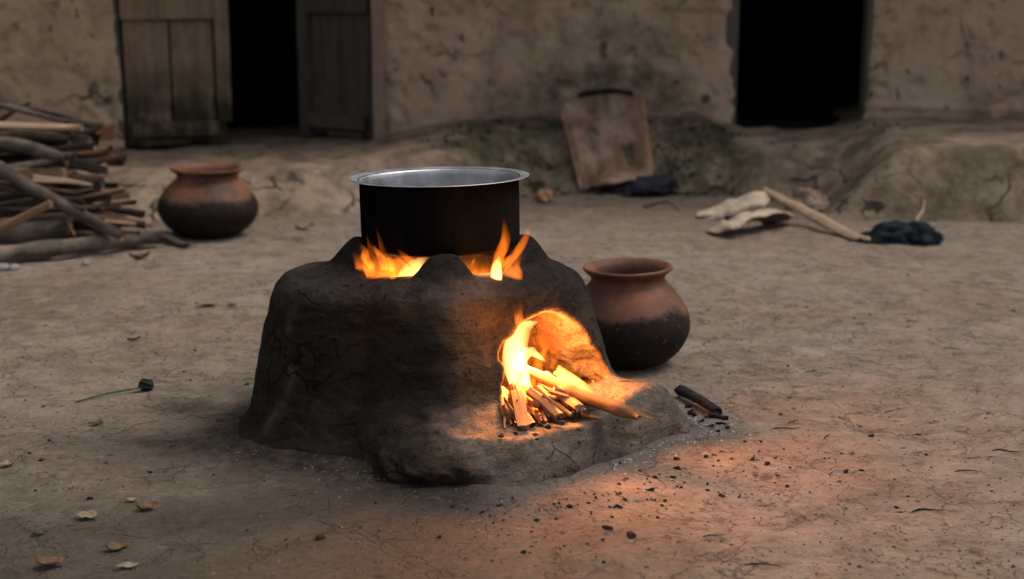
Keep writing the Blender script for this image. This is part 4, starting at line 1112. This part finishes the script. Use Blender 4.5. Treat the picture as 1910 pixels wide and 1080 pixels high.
pos = [(1690, 595, 40, .3), (1540, 815, 45, 1.2), (1440, 790, 60, .15), (1780, 872, 50, .0), (1700, 945, 75, .25), (1550, 880, 40, 1.3), (1470, 780, 45, .9), (1390, 1050, 60, -.2), (1820, 560, 50, .1), (1500, 690, 40, .4), (1760, 640, 40, -.2), (1650, 760, 45, .5), (1850, 830, 55, -.1), (1310, 1000, 45, .3)]
for i, (px, py, L, rz) in enumerate(pos):
    o = tw[i] if i < 4 else tw[i % 4].copy()
    if i >= 4: COL.objects.link(o)
    p = G(px, py); sc = L*.00115
    o.scale = (sc, sc, sc*.9); o.location = (p[0], p[1], gz(p)+.0012); o.rotation_euler = (0, 0, rz)
    tag(o, TLb, 'twig', 'twig fragments on the ground')
# pale ash flakes: uncountable
def ground_grit():
    rg = np.random.default_rng(21); N = 3000
    px = rg.uniform(-20, 1930, N); py = 470+610*rg.uniform(0, 1, N)**.8
    P = np.array([G(a, b) for a, b in zip(px, py)])
    keep = (stove_dist(P[:, 0], P[:, 1]) > .01) & (fbm(P[:, 0]*2.5, P[:, 1]*2.5, 3, 3) > .44)
    P = P[keep]; P[:, 2] = ground_z(P[:, 0], P[:, 1])
    base = np.array([(-1, -.7, -.2), (.9, -.8, -.2), (1.1, .6, -.2), (-.7, .9, -.2), (-.5, -.4, .7), (.6, -.3, .8), (.5, .5, .6), (-.4, .5, .75)])
    fs = np.array([(0, 1, 5, 4), (1, 2, 6, 5), (2, 3, 7, 6), (3, 0, 4, 7), (4, 5, 6, 7)])
    n = len(P); a = rg.uniform(0, 6.28, n); sz = rg.lognormal(-6.25, .45, n)[:, None, None]
    B = base[None]*sz*rg.uniform(.6, 1.4, (n, 8, 3))
    c, q = np.cos(a)[:, None], np.sin(a)[:, None]
    V = np.stack([B[..., 0]*c-B[..., 1]*q, B[..., 0]*q+B[..., 1]*c, B[..., 2]*.8], -1)+P[:, None, :]
    Fq = (fs[None]+np.arange(n)[:, None, None]*8).reshape(-1, 4)
    o = mesh_obj('ground_grit', V.reshape(-1, 3), Fq, M['grit'], smooth=False)
    tag(o, 'fine grit and crumbled clods of earth strewn over the courtyard ground', 'grit', kind='stuff')
ground_grit()
def ash_flakes():
    rg = np.random.default_rng(11); Vs, Fs = [], []; n = 0
    while n < 4*650:
        px = rg.uniform(440, 1420); py = rg.uniform(700, 960); p = G(px, py)
        dd = float(stove_dist(np.array([p[0]]), np.array([p[1]]))[0])
        if dd < .012 or rg.uniform() > math.exp(-dd/.06): continue
        if px < 1000 and rg.uniform() < .85: continue
        s = rg.uniform(.0008, .0028)*(2.0 if px > 1130 else .9); a = rg.uniform(0, 6.28); z = gz(p)
        tip = rg.uniform(.2, 1.0)
        for (qx, qy, qz) in ((-1, -.6, 0), (1, -.5, 0), (.1, .9, 0), (0, 0, tip)):
            Vs.append((p[0]+s*(qx*math.cos(a)-qy*math.sin(a)), p[1]+s*(qx*math.sin(a)+qy*math.cos(a)), z+.0006+s*qz))
        Fs += [[n, n+1, n+3], [n+1, n+2, n+3], [n+2, n, n+3], [n, n+2, n+1]]; n += 4
    o = mesh_obj('ash_flakes', Vs, Fs, M['ashgrit'], smooth=False)
    tag(o, 'pale grey ash grit spilled on the ground round the foot of the stove', 'ash', kind='stuff')
ash_flakes()

# ------------------------------------------------------------------ light, sky, camera
SUN_EL, SUN_AZ = R(62), R(85)   # azimuth clockwise from +Y: behind the camera, to the right
w = bpy.data.worlds.new('World'); scene.world = w; w.use_nodes = True
nt = w.node_tree; bg = nt.nodes['Background']
sky = nt.nodes.new('ShaderNodeTexSky'); sky.sky_type = 'NISHITA'; sky.sun_disc = False
sky.sun_elevation = SUN_EL; sky.sun_rotation = SUN_AZ; sky.dust_density = 4.0; sky.air_density = 1.0; sky.ozone_density = 1.0
hs = nt.nodes.new('ShaderNodeHueSaturation'); hs.inputs['Saturation'].default_value = .22
nt.links.new(sky.outputs[0], hs.inputs['Color']); nt.links.new(hs.outputs[0], bg.inputs['Color'])
bg.inputs['Strength'].default_value = .085
sl = bpy.data.lights.new('sun', 'SUN'); sl.energy = 1.15; sl.angle = R(30); sl.color = (1.0, .92, .83)
so = bpy.data.objects.new('sun', sl); COL.objects.link(so)
dirv = Vector((math.sin(SUN_AZ)*math.cos(SUN_EL), math.cos(SUN_AZ)*math.cos(SUN_EL), math.sin(SUN_EL)))
so.rotation_euler = dirv.to_track_quat('Z', 'Y').to_euler()

cam = bpy.data.cameras.new('camera'); co = bpy.data.objects.new('camera', cam); COL.objects.link(co)
co.location = (0, 0, CAM_H); co.rotation_euler = (math.pi/2-PITCH, 0, 0)
cam.sensor_fit = 'HORIZONTAL'; cam.sensor_width = 36; cam.lens = 36*F/1910
cam.clip_start = .05; cam.clip_end = 500
cam.dof.use_dof = True; cam.dof.focus_distance = 2.95; cam.dof.aperture_fstop = 2.8
scene.camera = co
vs = scene.view_settings; vs.view_transform = 'Standard'; vs.look = 'None'; vs.exposure = 0.74; vs.gamma = 1.0; vs.use_curve_mapping = False
scene.cycles.use_denoising = True
scene.cycles.denoising_prefilter = 'ACCURATE'
scene.cycles.volume_step_rate = .5 if hasattr(scene.cycles, 'volume_step_rate') else 1
scene.cycles.sample_clamp_indirect = 4.0
scene.cycles.max_bounces = 6
